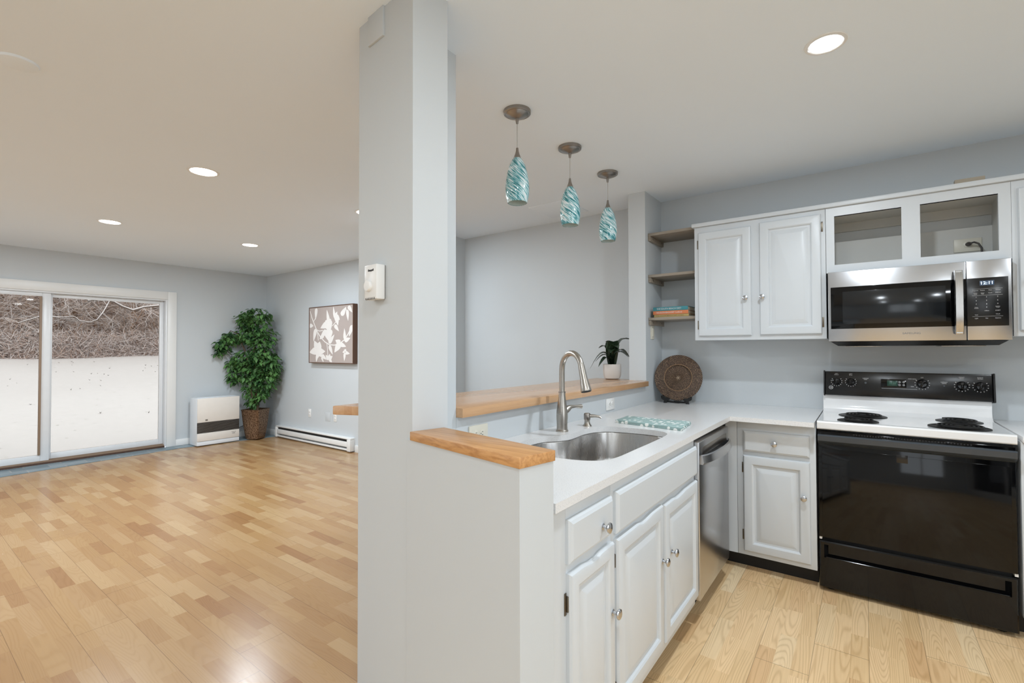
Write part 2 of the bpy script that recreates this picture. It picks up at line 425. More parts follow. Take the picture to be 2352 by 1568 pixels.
# angled column with half wall
def rot2(p, a): return (p[0]*cos(a)-p[1]*sin(a), p[0]*sin(a)+p[1]*cos(a))
C1 = (-1.137, 1.013); tc = radians(6); tw = radians(10.8)
cl = (C1[0]-.325*cos(tc), C1[1]+.325*sin(tc))
cr = (C1[0]+.027, C1[1]+.128)
struct('wall_column', MB().poly([cl, C1, cr, (-1.29, 1.165), (-1.29, 1.373), (-1.42, 1.373), (-1.42, 1.19), (cl[0]+.01, cl[1]+.12)], 0, ZC), M['wall'])
du = Vector((cos(tw), -sin(tw), 0)); dn = Vector((sin(tw), cos(tw), 0))
c0 = Vector((-1.135, 1.003, 0)); LEN = .49; CW = .126
def hw(u, n): q = c0 + du*u + dn*n; return (q.x, q.y)
struct('wall_half', MB().poly([hw(-.03, .004), hw(LEN-.004, .004), hw(LEN-.004, CW-.004), hw(-.02, CW-.004)], 0, 1.028), M['wall'])
struct('wall_peninsula', MB().box(-1.42, -1.29, 1.374, 3.395, 0, 1.043), M['wall'])
struct('wall_jamb', MB().box(-1.42, -1.29, 3.395, YB, 0, ZC), M['wall'])
struct('wall_passage', MB().box(-3.52, -3.38, 2.95, YB, 0, ZC), M['wall'])
# half wall cap
cap = MB(); P = [hw(-.004, -.0), hw(LEN, 0), hw(LEN, CW), hw(.001, CW)]
o = build('half_wall_cap', MB().poly(P, 1.028, 1.055, .002), M['capwood'], origin=(P[0][0], P[0][1], 1.028))
tag(o, 'oiled orange-brown wooden cap board lying on top of the low half wall', 'ledge')
# bar top
bt = MB(); bt.poly([(-1.76, 1.137), (-1.60, 1.21), (-1.475, 1.275), (-1.421, 1.30), (-1.421, 1.374), (-1.255, 1.374), (-1.255, 3.355), (-1.288, 3.355), (-1.288, 3.394), (-1.421, 3.394), (-1.421, 3.49), (-1.735, 3.49)], 1.0435, 1.08, .004)
tag(build('bar_top', bt, M['maple'], origin=(-1.5, 2.3, 1.043)), 'long light maple butcher-block bar top running through the wall opening behind the sink', 'bar counter')

# column patch, ceiling patches, hatch
def onface(u, z0, z1, w, t):   # box on the column face, u from C1 leftwards
    n = Vector((-sin(tc), -cos(tc), 0)); d = Vector((-cos(tc), sin(tc), 0)); a = Vector((C1[0], C1[1], 0)) + d*u
    mt = Matrix((( -d.x, -n.x, 0, a.x), (-d.y, -n.y, 0, a.y), (0, 0, 1, 0), (0, 0, 0, 1)))
    return mt
mt = onface(.16, 0, 0, 0, 0)
struct('trim_1', MB().box(-.095, 0, -.008, .0005, 2.374, ZC, .001, mat=mt), M['wall'])
struct('trim_2', MB().box(-2.21, -1.86, 3.22, 3.60, ZC-.004, ZC+.01, .001), M['ceil'])
o = build('ceiling_cover_plate', MB().lathe([(.001, -.012), (.05, -.012), (.062, -.008), (.066, 0)], (-2.74, .345, ZC)), M['ceil'], origin=(-2.74, .345, ZC))
tag(o, 'small round blank cover plate painted into the ceiling at the upper left', 'cover plate')

# baseboards
def base(name, pts): return struct(name, pts, M['white_trim'])
mb = MB().box(XL, XL+.013, DY1+.095, YB, .006, .09, .003); mb.box(XL, XL+.013, YS, DY0-.1, .006, .09, .003); base('baseboard_west', mb)
mb = MB().box(XL+.013, -7.19, YB-.013, YB, .006, .09, .003); mb.box(-5.27, -3.52, YB-.013, YB, 0, .09, .003); mb.box(-3.38, -1.42, YB-.013, YB, 0, .09, .003); base('baseboard_north', mb)
mb = MB().box(-4.2, XE, YS, YS+.013, 0, .09, .003); base('baseboard_south', mb)

# ------------------------------------------------------------------ sliding glass door
door = bpy.data.objects.new('door_1', None); COL.objects.link(door); door.location = (XL, 1.2, 0); door['_o'] = (XL, 1.2, 0); door['kind'] = 'structure'
door['label'] = 'white sliding glass patio door with two panels facing the snowy yard'
X = XL
mb = MB()
for (y0, y1, z0, z1) in ((DY1-.01, DY1+.095, 0.006, DZ+.095), (DY0-.095, DY0+.01, 0.006, DZ+.095), (DY0+.01, DY1-.01, DZ-.01, DZ+.095)):
    mb.box(X-.002, X+.018, y0, y1, z0, z1, .003)
build('casing', mb, M['white_trim'], door)
mb = MB()
for (y0, y1, z0, z1) in ((DY1-.03, DY1-.001, 0.03, DZ-.001), (DY0+.001, DY0+.03, .03, DZ-.001), (DY0+.03, DY1-.03, DZ-.03, DZ-.001)):
    mb.box(X-.14, X+.002, y0, y1, z0, z1, .002)
build('jamb', mb, M['vinyl'], door)
mb = MB().box(X-.14, X+.012, DY0+.03, DY1-.03, .008, .028, .002)
build('sill', mb, M['dark_brown'], door)
mb = MB().box(X-.125, X-.115, DY0+.03, DY1-.03, .028, .05); mb.box(X-.07, X-.06, DY0+.03, DY1-.03, .028, .05); mb.box(X-.02, X-.01, DY0+.03, DY1-.03, .028, .045)
build('track', mb, M['brown_gasket'], door)
def panel(name, y0, y1, xc, stl, z0=.045, z1=DZ-.032):
    t_ = .018; mb = MB()
    mb.box(xc-t_, xc+t_, y0, y0+stl[0], z0, z1, .003); mb.box(xc-t_, xc+t_, y1-stl[1], y1, z0, z1, .003)
    mb.box(xc-t_, xc+t_, y0+stl[0], y1-stl[1], z0, z0+.07, .003); mb.box(xc-t_, xc+t_, y0+stl[0], y1-stl[1], z1-.04, z1, .003)
    p = build(name, mb, M['vinyl'], door)
    build('glass_pane', MB().box(xc-.004, xc+.004, y0+stl[0]-.005, y1-stl[1]+.005, z0+.065, z1-.035), M['glass_dim'], p)
    return p
panel('fixed_panel', 1.235, DY1-.031, X-.085, (.05, .045))
sp = panel('sliding_panel', DY0+.031, 1.262, X-.035, (.06, .075))
build('gasket', MB().box(X-.018, X-.004, 1.166, 1.187, .115, DZ-.075, .002).box(X-.052, X-.048, 1.17, 1.187, .115, DZ-.075), M['brown_gasket'], sp)

# rear windows (unseen: east one enlarged, south ones added to let daylight in)
def rear_window(name, axis, c, a0, a1, z0, z1):
    mb = MB(); am = (a0+a1)/2
    def bx(p, q, r, t, d=.03):
        if axis == 'x': mb.box(c+.03, c+.03+d+.02, p, q, r, t, .002)
        else: mb.box(p, q, c-.08, c-.03, r, t, .002)
    for p, q, r, t in ((a0, a0+.05, z0, z1), (a1-.05, a1, z0, z1), (am-.03, am+.03, z0, z1), (a0+.05, a1-.05, z0, z0+.05), (a0+.05, a1-.05, z1-.05, z1)): bx(p, q, r, t)
    w = struct(name, mb, M['vinyl'])
    g = MB()
    if axis == 'x': g.box(c+.05, c+.056, a0+.04, a1-.04, z0+.04, z1-.04)
    else: g.box(a0+.04, a1-.04, c-.056, c-.05, z0+.04, z1-.04)
    build('glass_pane', g, M['glass'], w)
rear_window('window_1', 'x', XE, -3.1, 1.3, .3, 2.25)
rear_window('added_window_2', 'y', YS, .2, 1.9, .9, 2.25)
rear_window('added_window_3', 'y', YS, -7.0, -4.2, .05, 2.25)

# ------------------------------------------------------------------ outdoors
random.seed(4)
def gz(x):      # ground height
    d = -7.9 - x
    return -.22 + (max(0, d)**1.0)*.079
gm = MB(); n = 60
xs = [-7.76 - 46*(i/40)**1.3 for i in range(41)]
rows = [[(x, -34+80*j/n, gz(x) + .07*sin(x*.7+j*.4)*min(1, (-7.76-x)/6) + .05*sin(j*1.3+x*.31)*min(1, (-7.76-x)/6)) for j in range(n+1)] for x in xs]
gm.loft(rows, False, False, closed=False)
struct('ground_snow', gm, M['snow'])
oth = MB().box(2.85, 40, -40, 46, -.5, -.3); oth.box(-7.75, 2.85, -40, YS-.15, -.5, -.3); oth.box(-7.75, 2.85, YB+.15, 46, -.5, -.3)
struct('ground_yard', oth, M['snow'])
hm = MB(); rows = [[(x, -45+11*j, gz(x)*.0+zz+random.uniform(-.4, .4)) for j in range(11)] for x, zz in ((-28.2, .9), (-31, 5.5), (-36, 11), (-44, 16), (-56, 19))]
hm.loft(rows, False, False, closed=False)
struct('hillside', hm, M['hillm'])
def prism(vl, fl, a, b, r0, r1, k=4):
    a = Vector(a); b = Vector(b); d = (b-a).normalized(); up = Vector((0, 0, 1)) if abs(d.z) < .9 else Vector((1, 0, 0))
    x = d.cross(up).normalized(); y = x.cross(d); i0 = len(vl)
    for p, r in ((a, r0), (b, r1)):
        for q in range(k):
            an = 2*pi*(q+.5)/k; vl.append(tuple(p + (x*cos(an)+y*sin(an))*r))
    for q in range(k): fl.append((i0+q, i0+(q+1) % k, i0+k+(q+1) % k, i0+k+q))
def rawobj(name, vl, fl, mat, parent=None, origin=(0, 0, 0)):
    ox, oy, oz = origin
    me = bpy.data.meshes.new(name); me.from_pydata([(x-ox, y-oy, z-oz) for x, y, z in vl], [], fl); me.materials.append(mat)
    for p in me.polygons: p.use_smooth = True
    o = bpy.data.objects.new(name, me); COL.objects.link(o); o.location = origin
    if parent is not None: o.parent = parent; o.location = Vector(origin) - Vector(parent['_o'])
    return o
def branch(vl, fl, p, d, L, r, depth):
    segs = 4; q = Vector(p); d = Vector(d).normalized()
    for i in range(segs):
        d2 = (d + Vector((random.uniform(-.28, .28), random.uniform(-.28, .28), random.uniform(-.22, .16)))).normalized()
        q2 = q + d2*L/segs; prism(vl, fl, q, q2, r*(1-i/segs*.7), r*(1-(i+1)/segs*.7)); 
        if depth > 0:
            for k in range(2):
                sd = (d2 + Vector((random.uniform(-1, 1), random.uniform(-1, 1), random.uniform(-.5, .6)))*1.0).normalized()
                branch(vl, fl, q2, sd, L*random.uniform(.35, .6), r*.5, depth-1)
        q = q2; d = d2
NT_ = 26
tree_desc = ['thin bare grey-brown tree with snow on its branches at the edge of the woods']
for i in range(NT_):
    y = -1.5 + 17*(i+random.uniform(.1, .9))/NT_; x = -25.2 - random.uniform(0, 2.6); z = gz(x)-.1
    hgt = random.uniform(6, 9); r = random.uniform(.06, .17)
    if i in (15,): r = .2; x = -25.8
    vl, fl = [], []; p = Vector((x, y, z)); d = Vector((random.uniform(-.1, .1), random.uniform(-.12, .12), 1))
    ns = 7
    for s_ in range(ns):
        q = p + d.normalized()*hgt/ns + Vector((random.uniform(-.08, .08), random.uniform(-.08, .08), 0))
        prism(vl, fl, p, q, r*(1-s_/ns*.8), r*(1-(s_+1)/ns*.8), 6)
        if s_ >= 0:
            for k in range(4):
                an = random.uniform(0, 2*pi); branch(vl, fl, p.lerp(q, random.random()), (cos(an), sin(an), random.uniform(-.15, .7)), random.uniform(1.2, 3.0), r*.2+.012, 2 if x > -27 else 1)
        p = q
    o = rawobj('bare_tree', vl, fl, M['bark'], origin=(x, y, z))
    tag(o, 'bare snow-dusted tree among the woods beyond the sliding door', 'tree', 'bare trees in the woods beyond the sliding door')
# overhanging snowy branch near the top of the window
vl, fl = [], []; random.seed(21)
for (pts, r) in (([(-15.6, 6.2, 2.95), (-15.6, 4.787, 2.557), (-15.6, 4.402, 2.482), (-15.6, 4.166, 2.384), (-15.6, 3.934, 2.472), (-15.6, 3.771, 2.573), (-15.6, 3.5, 2.62), (-15.6, 3.25, 2.56)], .032),
                 ([(-15.5, 4.1, 2.95), (-15.5, 3.665, 2.598), (-15.5, 3.538, 2.30), (-15.5, 3.42, 2.09), (-15.5, 3.286, 2.02), (-15.5, 3.08, 2.05), (-15.5, 2.982, 2.146), (-15.5, 2.70, 2.11), (-15.5, 2.4, 2.12), (-15.5, 2.03, 1.95)], .016)):
    for a, b in zip(pts[:-1], pts[1:]):
        prism(vl, fl, a, b, r, r*.85, 6)
        for k in range(2):
            q = Vector(a).lerp(Vector(b), random.random()); branch(vl, fl, q, (random.uniform(-.6, .3), random.uniform(-1, .4), random.uniform(-.3, .6)), random.uniform(.3, .8), .008, 1)
prism(vl, fl, (-15.6, 6.1, 2.95), (-15.5, 6.55, 3.3), .04, .08, 6); prism(vl, fl, (-15.5, 6.5, 3.8), (-15.5, 6.6, gz(-15.5)-.1), .12, .2, 8)
prism(vl, fl, (-15.5, 6.5, 3.72), (-15.5, 4.05, 3.0), .04, .016, 6)
o = rawobj('overhanging_tree', vl, fl, snowbark('snow_laden_bark', (120, 104, 94), -.3, .15), origin=(-15.5, 6.6, gz(-15.5)-.1))
tag(o, 'tree with a snow-laden branch crossing the top of the right door pane', 'tree')
# thicket: brush and twigs nobody could count
random.seed(9); vl, fl = [], []
for i in range(15000):
    x = -24.0 - 4.2*random.random()**1.5; y = random.uniform(-3, 18)
    zmax = 5.2
    z = gz(x) + random.random()**1.2*zmax; L = random.uniform(.35, 1.5)
    d = Vector((random.gauss(0, .6), random.gauss(0, 1), random.gauss(0, .75))).normalized()
    a = Vector((x, y, z)); b = a + d*L*.5 + Vector((0, 0, random.uniform(-.08, .08))); c = b + (d + Vector((random.gauss(0, .3), random.gauss(0, .3), random.gauss(-.1, .3)))).normalized()*L*.5
    r = random.uniform(.003, .010); prism(vl, fl, a, b, r, r*.7, 3); prism(vl, fl, b, c, r*.7, r*.3, 3)
o = rawobj('woodland_brush', vl, fl, M['brush'], origin=(-26, 8, 0)); tag(o, 'tangled brown and snowy twigs filling the woods beyond the snowy yard', 'brush', None, 'stuff')
random.seed(10); vl, fl = [], []
for i in range(16000):
    x = -23.3 - abs(random.gauss(0, .8)); y = random.uniform(-3, 18)
    z = gz(x) + random.random()**1.6*.95; L = random.uniform(.12, .4)
    d = Vector((random.gauss(0, .6), random.gauss(0, 1), random.gauss(.2, .8))).normalized(); a = Vector((x, y, z)); r = random.uniform(.005, .014)
    prism(vl, fl, a, a+d*L, r, r*.5, 4)
o = rawobj('snowy_undergrowth', vl, fl, snowbark('snow_covered_weeds', (226, 196, 178), -1.0, .0), origin=(-23.5, 8, 0)); tag(o, 'low band of snow-covered weeds along the far edge of the yard', 'undergrowth', None, 'stuff')
random.seed(3); vl, fl = [], []
for i in range(150):
    x = -9 - 13*random.random()**.8; y = -1+11*random.random(); z = gz(x)+.04+.0; s_ = random.uniform(.012, .03) * (1 + (-x-9)*.06)
    a = random.uniform(0, pi); vl += [(x-s_, y, z+.0), (x, y-s_*.6, z+.03), (x+s_, y, z), (x, y+s_*.6, z+.05*random.random())]; k = len(vl)-4; fl += [(k, k+1, k+2), (k, k+2, k+3)]
o = rawobj('fallen_leaves', vl, fl, M['barkbrown'], origin=(-14, 4, 0)); tag(o, 'dead brown leaves and stubble scattered on the snow', 'leaves', None, 'stuff')

# ------------------------------------------------------------------ cabinet pieces
class Fr:      # frame of a front: u along width, w up, n outwards
    def __init__(s, kind, c): s.k = kind; s.c = c
    def __call__(s, u, z, d): return Vector((s.c + d, u, z)) if s.k == 'x' else Vector((u, s.c - d, z))
    @property
    def n(s): return Vector((1, 0, 0)) if s.k == 'x' else Vector((0, -1, 0))
def rrect(F, u0, u1, z0, z1, ins, d, notch=None, N=12):
    a, b, c, e = u0+ins, u1-ins, z0+ins, z1-ins
    pts = [F(a, c, d), F(b, c, d), F(b, e, d)]
    for i in range(1, N):
        t = i/N; u = b + (a-b)*t; dz = 0
        if notch:
            q = (u-u0)/(u1-u0)
            if notch[0] < q < notch[1]:
                m = (q-notch[0])/(notch[1]-notch[0]); dz = -.007*min(1, 4*m, 4*(1-m))
        pts.append(F(u, e+dz, d))
    pts.append(F(a, e, d)); return pts
def raised_door(F, u0, u1, z0, z1, parent, notch=None, name='door', th=.02, fr=.052):
    prof = [(0, .0, 1), (0, th*.55, 1), (.004, th*.9, 1), (.010, th, .6), (fr-.006, th, 0), (fr, th-.004, 0), (fr+.004, th-.011, 0), (fr+.014, th-.011, 0), (fr+.038, th-.002, 0), (fr+.042, th-.001, 0)]
    rings = [rrect(F, u0, u1, z0, z1, i, d, notch if k > 0 else None) for i, d, k in prof]
    return build(name, MB().loft(rings), M['cab'], parent, sharp=.35)
def slab_front(F, u0, u1, z0, z1, parent, name='drawer', th=.019):
    prof = [(0, .0), (0, th*.5), (.004, th*.75), (.006, th*.8), (.012, th), (.016, th)]
    rings = [rrect(F, u0, u1, z0, z1, i, d) for i, d in prof]
    return build(name, MB().loft(rings), M['cab'], parent, sharp=.35)
def knob(F, u, z, d0, parent, s=1.0, label=None):
    prof = [(.0095, 0), (.0095, .002), (.0055, .004), (.0048, .012), (.007, .015), (.0135, .018), (.0165, .0215), (.0155, .025), (.010, .0275), (.003, .0285)]
    o = build('knob', MB().lathe([(r*s, h*s) for r, h in prof], F(u, z, d0), F.n, 20), M['chrome'], parent)
    return o
def hinge(F, u, z, parent, side=1, d=.0):
    mb = MB(); h = .03
    def bx(ua, ub, za, zb, da, db):
        p, q = F(ua, za, da), F(ub, zb, db); mb.box(min(p.x, q.x), max(p.x, q.x), min(p.y, q.y), max(p.y, q.y), min(p.z, q.z), max(p.z, q.z), .0015)
    bx(u-.010*side, u, z-h, z+h, d+.0005, d+.003); bx(u-.003, u+.003, z-h*.72, z+h*.72, d+.002, d+.009)
    return build('hinge', mb, M['hinge'], parent)

# --- peninsula cabinets (face +x)
FX = Fr('x', -.66)
def carcass(x0, x1, y0, y1, z0, z1, parent, name='body', bev=.001): return build(name, B(x0, x1, y0, y1, z0, z1, bev), M['cab'], parent)
c1 = thing('base_cabinet', (-.95, 1.24, 0), 'narrow light grey base cabinet with one drawer beside the half wall', 'cabinet')
carcass(-1.285, -.66, 1.135, 1.4205, .105, .887, c1)
build('filler', B(-.70, -.66, 1.055, 1.134, .105, .887), M['cab'], c1)
build('toe_kick', B(-1.2, -.735, 1.135, 1.4205, 0, .104), M['blackmat'], c1)
d_ = slab_front(FX, 1.133, 1.405, .727, .846, c1); knob(FX, 1.325, .775, .019, d_)
d_ = raised_door(FX, 1.134, 1.412, .148, .700, c1, (.3, .68), fr=.045); knob(FX, 1.388, .492, .02, d_)
hinge(FX, 1.134, .62, d_); hinge(FX, 1.134, .24, d_)
c2 = thing('sink_cabinet', (-.95, 1.88, 0), 'wide light grey sink base cabinet with two doors and a false drawer front', 'cabinet')
# open-topped box so that the sink can hang in it
mb = MB().box(-.678, -.66, 1.4215, 2.343, .105, .887, .001); mb.box(-1.285, -.679, 1.4215, 1.439, .105, .887); mb.box(-1.285, -.679, 2.325, 2.343, .105, .887); mb.box(-1.285, -.679, 1.44, 2.324, .105, .123); mb.box(-1.285, -1.275, 1.44, 2.324, .124, .887)
build('body', mb, M['cab'], c2); build('toe_kick', B(-1.2, -.735, 1.4215, 2.343, 0, .104), M['blackmat'], c2)
slab_front(FX, 1.438, 2.340, .715, .850, c2, 'false_drawer_front')
d_ = raised_door(FX, 1.437, 1.866, .148, .698, c2, (.42, .7)); knob(FX, 1.843, .488, .02, d_); hinge(FX, 1.437, .63, d_); hinge(FX, 1.437, .225, d_)
d_ = raised_door(FX, 1.886, 2.340, .148, .690, c2, (.25, .55)); knob(FX, 1.95, .488, .02, d_)

# --- dishwasher
dw = thing('dishwasher', (-.95, 2.65, 0), 'stainless steel dishwasher under the counter between the sink cabinet and the corner', 'dishwasher')
build('tub', B(-1.25, -.69, 2.352, 2.948, .09, .868), M['blackmat'], dw)
dd = build('door', B(-.685, -.637, 2.352, 2.948, .118, .866, .004), M['steel_v'], dw)
build('kick_plate', B(-1.1, -.72, 2.352, 2.948, 0.0, .088), M['blackmat'], dw)
mb = MB(); ys = [2.37+.56*i/14 for i in range(15)]
rings = []
for y in ys:
    t = (y-2.37)/.56; b = .034*(1-(2*t-1)**2)**.6
    rings.append([(-.637+b*1.0+.012, y, .758), (-.637+b+.016, y, .766), (-.637+b+.010, y, .80), (-.637+b+.002, y, .803), (-.640+b*.9, y, .766), (-.640+b*.9, y, .758)])
mb.loft(rings); build('handle', mb, M['steel_v'], dw)
mb = MB().box(-.6375, -.6362, 2.40, 2.90, .795, .835, .0005); build('handle_recess', mb, M['pewter'], dw)
# --- right-hand base cabinet (face -y)
FY = Fr('y', 3.10)
c3 = thing('base_cabinet', (-.43, 3.4, 0), 'light grey base cabinet with one drawer and one door left of the stove', 'cabinet')
carcass(-.62, -.222, 3.10, 3.737, .097, .887, c3)
build('filler', B(-.685, -.6215, 3.10, 3.12, .097, .887), M['cab'], c3)
build('toe_kick', B(-.74, -.222, 3.19, 3.21, 0, .096), M['blackmat'], c3)
d_ = slab_front(FY, -.585, -.25, .707, .829, c3); knob(FY, -.42, .768, .019, d_)
d_ = raised_door(FY, -.585, -.249, .125, .683, c3); knob(FY, -.279, .488, .02, d_); hinge(FY, -.585, .61, d_, 1); hinge(FY, -.585, .215, d_, 1)
build('toe_return', B(-.742, -.737, 2.95, 3.19, 0, .096), M['blackmat'], c3)
c4 = thing('base_cabinet', (.95, 3.4, 0), 'light grey base cabinet at the right edge, right of the stove', 'cabinet')
carcass(.56, 1.4, 3.10, 3.737, .097, .887, c4); build('toe_kick', B(.56, 1.4, 3.19, 3.21, 0, .096), M['blackmat'], c4)
d_ = slab_front(FY, .59, .97, .707, .829, c4); knob(FY, .78, .768, .019, d_); d_ = raised_door(FY, .59, .97, .125, .683, c4); knob(FY, .62, .488, .02, d_)
d_ = slab_front(FY, .99, 1.37, .707, .829, c4); knob(FY, 1.18, .768, .019, d_); d_ = raised_door(FY, .99, 1.37, .125, .683, c4); knob(FY, 1.34, .488, .02, d_)

# --- countertop with sink cut-out
def catmull(pts, n=6):
    out = []; m = len(pts)
    for i in range(m):
        p0, p1, p2, p3 = (Vector(pts[(i+k-1) % m]) for k in range(4))
        for j in range(n):
            t = j/n; out.append(.5*((2*p1)+(-p0+p2)*t+(2*p0-5*p1+4*p2-p3)*t*t+(-p0+3*p1-3*p2+p3)*t**3))
    return out
SINK = [(-.740, 2.20), (-.732, 2.02), (-.732, 1.80), (-.733, 1.64), (-.755, 1.56), (-.82, 1.515), (-.92, 1.500), (-1.03, 1.505), (-1.12, 1.55), (-1.175, 1.64),
        (-1.188, 1.75), (-1.176, 1.83), (-1.135, 1.89), (-1.112, 1.95), (-1.115, 2.03), (-1.122, 2.12), (-1.10, 2.21), (-1.05, 2.262), (-.95, 2.285), (-.84, 2.288), (-.775, 2.265)]
sk = catmull([(x, y, 0) for x, y in SINK], 4)
ct = bmesh.new()
outer = [(-1.289, 1.376), (-1.289, 1.158), (-1.085, 1.133), (-.64, 1.050), (-.64, 3.015), (-.2225, 3.015), (-.2225, YB-.001), (-1.289, YB-.001)]
vo = [ct.verts.new((x, y, .914)) for x, y in outer]; vi = [ct.verts.new((p.x, p.y, .914)) for p in sk]
es = [ct.edges.new((v[i], v[(i+1) % len(v)])) for v in (vo, vi) for i in range(len(v))]
bmesh.ops.triangle_fill(ct, edges=es, use_beauty=True)
r = bmesh.ops.extrude_face_region(ct, geom=ct.faces[:])
for g in r['geom']:
    if isinstance(g, bmesh.types.BMVert): g.co.z = .888
mb = MB(); mb.bm = ct
tag(build('countertop', mb, M['quartz'], origin=(-1, 2.4, .888)), 'white quartz L-shaped countertop with the sink cut-out, left of the stove', 'countertop')
tag(build('countertop', B(.5625, 1.42, 3.07, YB-.001, .888, .914, .002), M['quartz'], origin=(1, 3.4, .888)), 'short white quartz countertop at the right edge, right of the stove', 'countertop')
# sink
sinko = thing('sink', (-.95, 1.9, .70), 'undermount stainless steel sink with curved double bowl in the white counter', 'sink')
cen = Vector((-.955, 1.88, 0))
def skr(off, z): 
    out = []
    for p in sk:
        d = (p-cen); L = d.length; q = cen + d*((L+off)/L); out.append((q.x, q.y, z))
    return out
mb = MB(); mb.loft([skr(.014, .887), skr(.004, .887), skr(.002, .882), skr(-.006, .76), skr(-.02, .715), skr(-.06, .70), [(cen.x+(p.x-cen.x)*.05, cen.y+(p.y-cen.y)*.05, .697) for p in sk]], False, True)
build('bowl', mb, M['steel'], sinko, sharp=1.5)
build('divider', MB().box(-1.105, -.745, 1.875, 1.895, .70, .80, .008), M['steel'], sinko)
for y in (1.7, 2.08): build('drain', MB().lathe([(.042, 0), (.042, .004), (.03, .004), (.02, .001)], (-.95, y, .7)), M['chrome'], sinko)
# faucet
FA = radians(-26)
def fx(s, t, z): return Vector((-1.18 + s*cos(FA) - t*sin(FA), 2.0 + s*sin(FA) + t*cos(FA), z))
fc = thing('faucet', (-1.18, 2.0, .914), 'tall brushed nickel gooseneck pull-down faucet behind the sink', 'faucet')
build('body', MB().lathe([(.030, 0), (.030, .006), (.026, .010), (.0255, .03), (.0275, .07), (.0265, .10), (.019, .15), (.0165, .175), (.0165, .19)], (-1.18, 2.0, .914)), M['nickel'], fc)
pts = [fx(0, 0, 1.10), fx(0, 0, 1.15), fx(0, 0, 1.205)]
for i in range(1, 13):
    a = pi*i/12*.94; pts.append(fx(.082-.082*cos(a), 0, 1.21+.082*sin(a)))
nk = build('spout', MB().tube(pts, .0135, 16), M['nickel'], fc)
e = pts[-1]; dv = (pts[-1]-pts[-2]).normalized()
build('collar', MB().lathe([(.0175, -.002), (.0175, .003)], fx(0, 0, 1.103)), M['pewter'], fc)
build('spray_head', MB().lathe([(.0145, 0), (.0155, .02), (.017, .06), (.0225, .10), (.0245, .118), (.024, .122)], e-dv*.012, dv), M['nickel'], fc)
build('spray_face', MB().lathe([(.0215, .1215), (.0215, .1235), (.01, .1242)], e-dv*.012, dv), M['slot'], fc)
hp = [fx(0.002, .012, 1.01), fx(.004, .035, 1.024), fx(.004, .05, 1.030), fx(.002, .075, 1.030), fx(.0, .115, 1.028)]
build('handle', MB().tube(hp, [.019, .015, .009, .007, .0105], 14), M['nickel'], fc)
# soap dispenser
sd = thing('soap_dispenser', (-1.157, 2.214, .914), 'short brushed nickel soap dispenser pump right of the faucet', 'soap dispenser')
build('base', MB().lathe([(.023, 0), (.022, .004), (.016, .012), (.014, .026), (.0155, .034)], (-1.157, 2.214, .914)), M['nickel'], sd)
build('pump_head', MB().lathe([(.0165, .034), (.0175, .038), (.0175, .06), (.015, .066), (.013, .0665)], (-1.157, 2.214, .914)), M['pewter'], sd)
build('nozzle', MB().tube([Vector((-1.157, 2.214, .966)), Vector((-1.12, 2.226, .967)), Vector((-1.098, 2.233, .965)), Vector((-1.088, 2.236, .958))], [.010, .0075, .006, .005], 12), M['nickel'], sd)

# towel
mb = MB(); T = [(-1.085, 2.40), (-1.096, 2.583), (-.738, 2.575), (-.712, 2.335)]
for k in range(3):
    pts = []
    z0 = .9145+k*.0052; e_ = .003*k
    def edge(a, b, n=8):
        return [(a[0]+(b[0]-a[0])*i/n + .002*sin(i*1.9+k*2), a[1]+(b[1]-a[1])*i/n + .002*cos(i*2.3+k)) for i in range(n)]
    pts = edge(T[0], T[1])+edge(T[1], T[2])+edge(T[2], T[3])+edge(T[3], T[0])
    cx = sum(p[0] for p in pts)/len(pts); cy = sum(p[1] for p in pts)/len(pts)
    rg = []
    for s_, z in ((.985, z0), (1.0, z0+.002), (1.0, z0+.0038), (.985, z0+.0050), (.5, z0+.0053)):
        rg.append([(cx+(x-cx)*s_*(1-e_), cy+(y-cy)*s_*(1-e_), z + (.0012*sin(i*.9) if z > z0+.0045 and k == 2 else 0)) for i, (x, y) in enumerate(pts)])
    mb.loft(rg)
tag(build('dish_towel', mb, M['towel'], origin=(-.9, 2.45, .914)), 'folded grey-teal dish towel with white polka dots on the counter', 'towel')

# ------------------------------------------------------------------ upper cabinets
UY = Fr('y', 3.41)
u1 = thing('wall_cabinet', (-.56, 3.6, 1.37), 'white two-door wall cabinet left of the microwave', 'cabinet')
carcass(-.943, -.181, 3.41, 3.737, 1.37, 2.150, u1)
d_ = raised_door(UY, -.915, -.586, 1.398, 2.108, u1); knob(UY, -.618, 1.641, .02, d_)
hinge(UY, -.915, 2.03, d_, 1); hinge(UY, -.915, 1.475, d_, 1)
d_ = raised_door(UY, -.536, -.203, 1.400, 2.120, u1); knob(UY, -.520, 1.642, .02, d_)
hinge(UY, -.203, 2.045, d_, -1); hinge(UY, -.203, 1.47, d_, -1)
u2 = thing('open_wall_cabinet', (.21, 3.6, 1.77), 'white doorless wall cabinet with two open cubbies above the microwave', 'cabinet')
mb = MB()
for q in ((-.179, .6, 1.7605, 1.807), (-.179, .6, 2.097, 2.150), (-.179, -.137, 1.807, 2.097), (.173, .252, 1.807, 2.097), (.555, .6, 1.807, 2.097)):
    mb.box(q[0], q[1], 3.41, 3.43, q[2], q[3])
bmesh.ops.remove_doubles(mb.bm, verts=mb.bm.verts[:], dist=1e-5)
build('face_frame', mb, M['cab'], u2)
mb = MB().box(-.179, .6, 3.43, 3.737, 2.115, 2.150); mb.box(-.179, .6, 3.43, 3.737, 1.7605, 1.78); mb.box(-.179, -.16, 3.43, 3.737, 1.78, 2.115); mb.box(.581, .6, 3.43, 3.737, 1.78, 2.115)
mb.box(-.16, .581, 3.722, 3.737, 2.06, 2.115)
build('body', mb, M['cab_in'], u2)
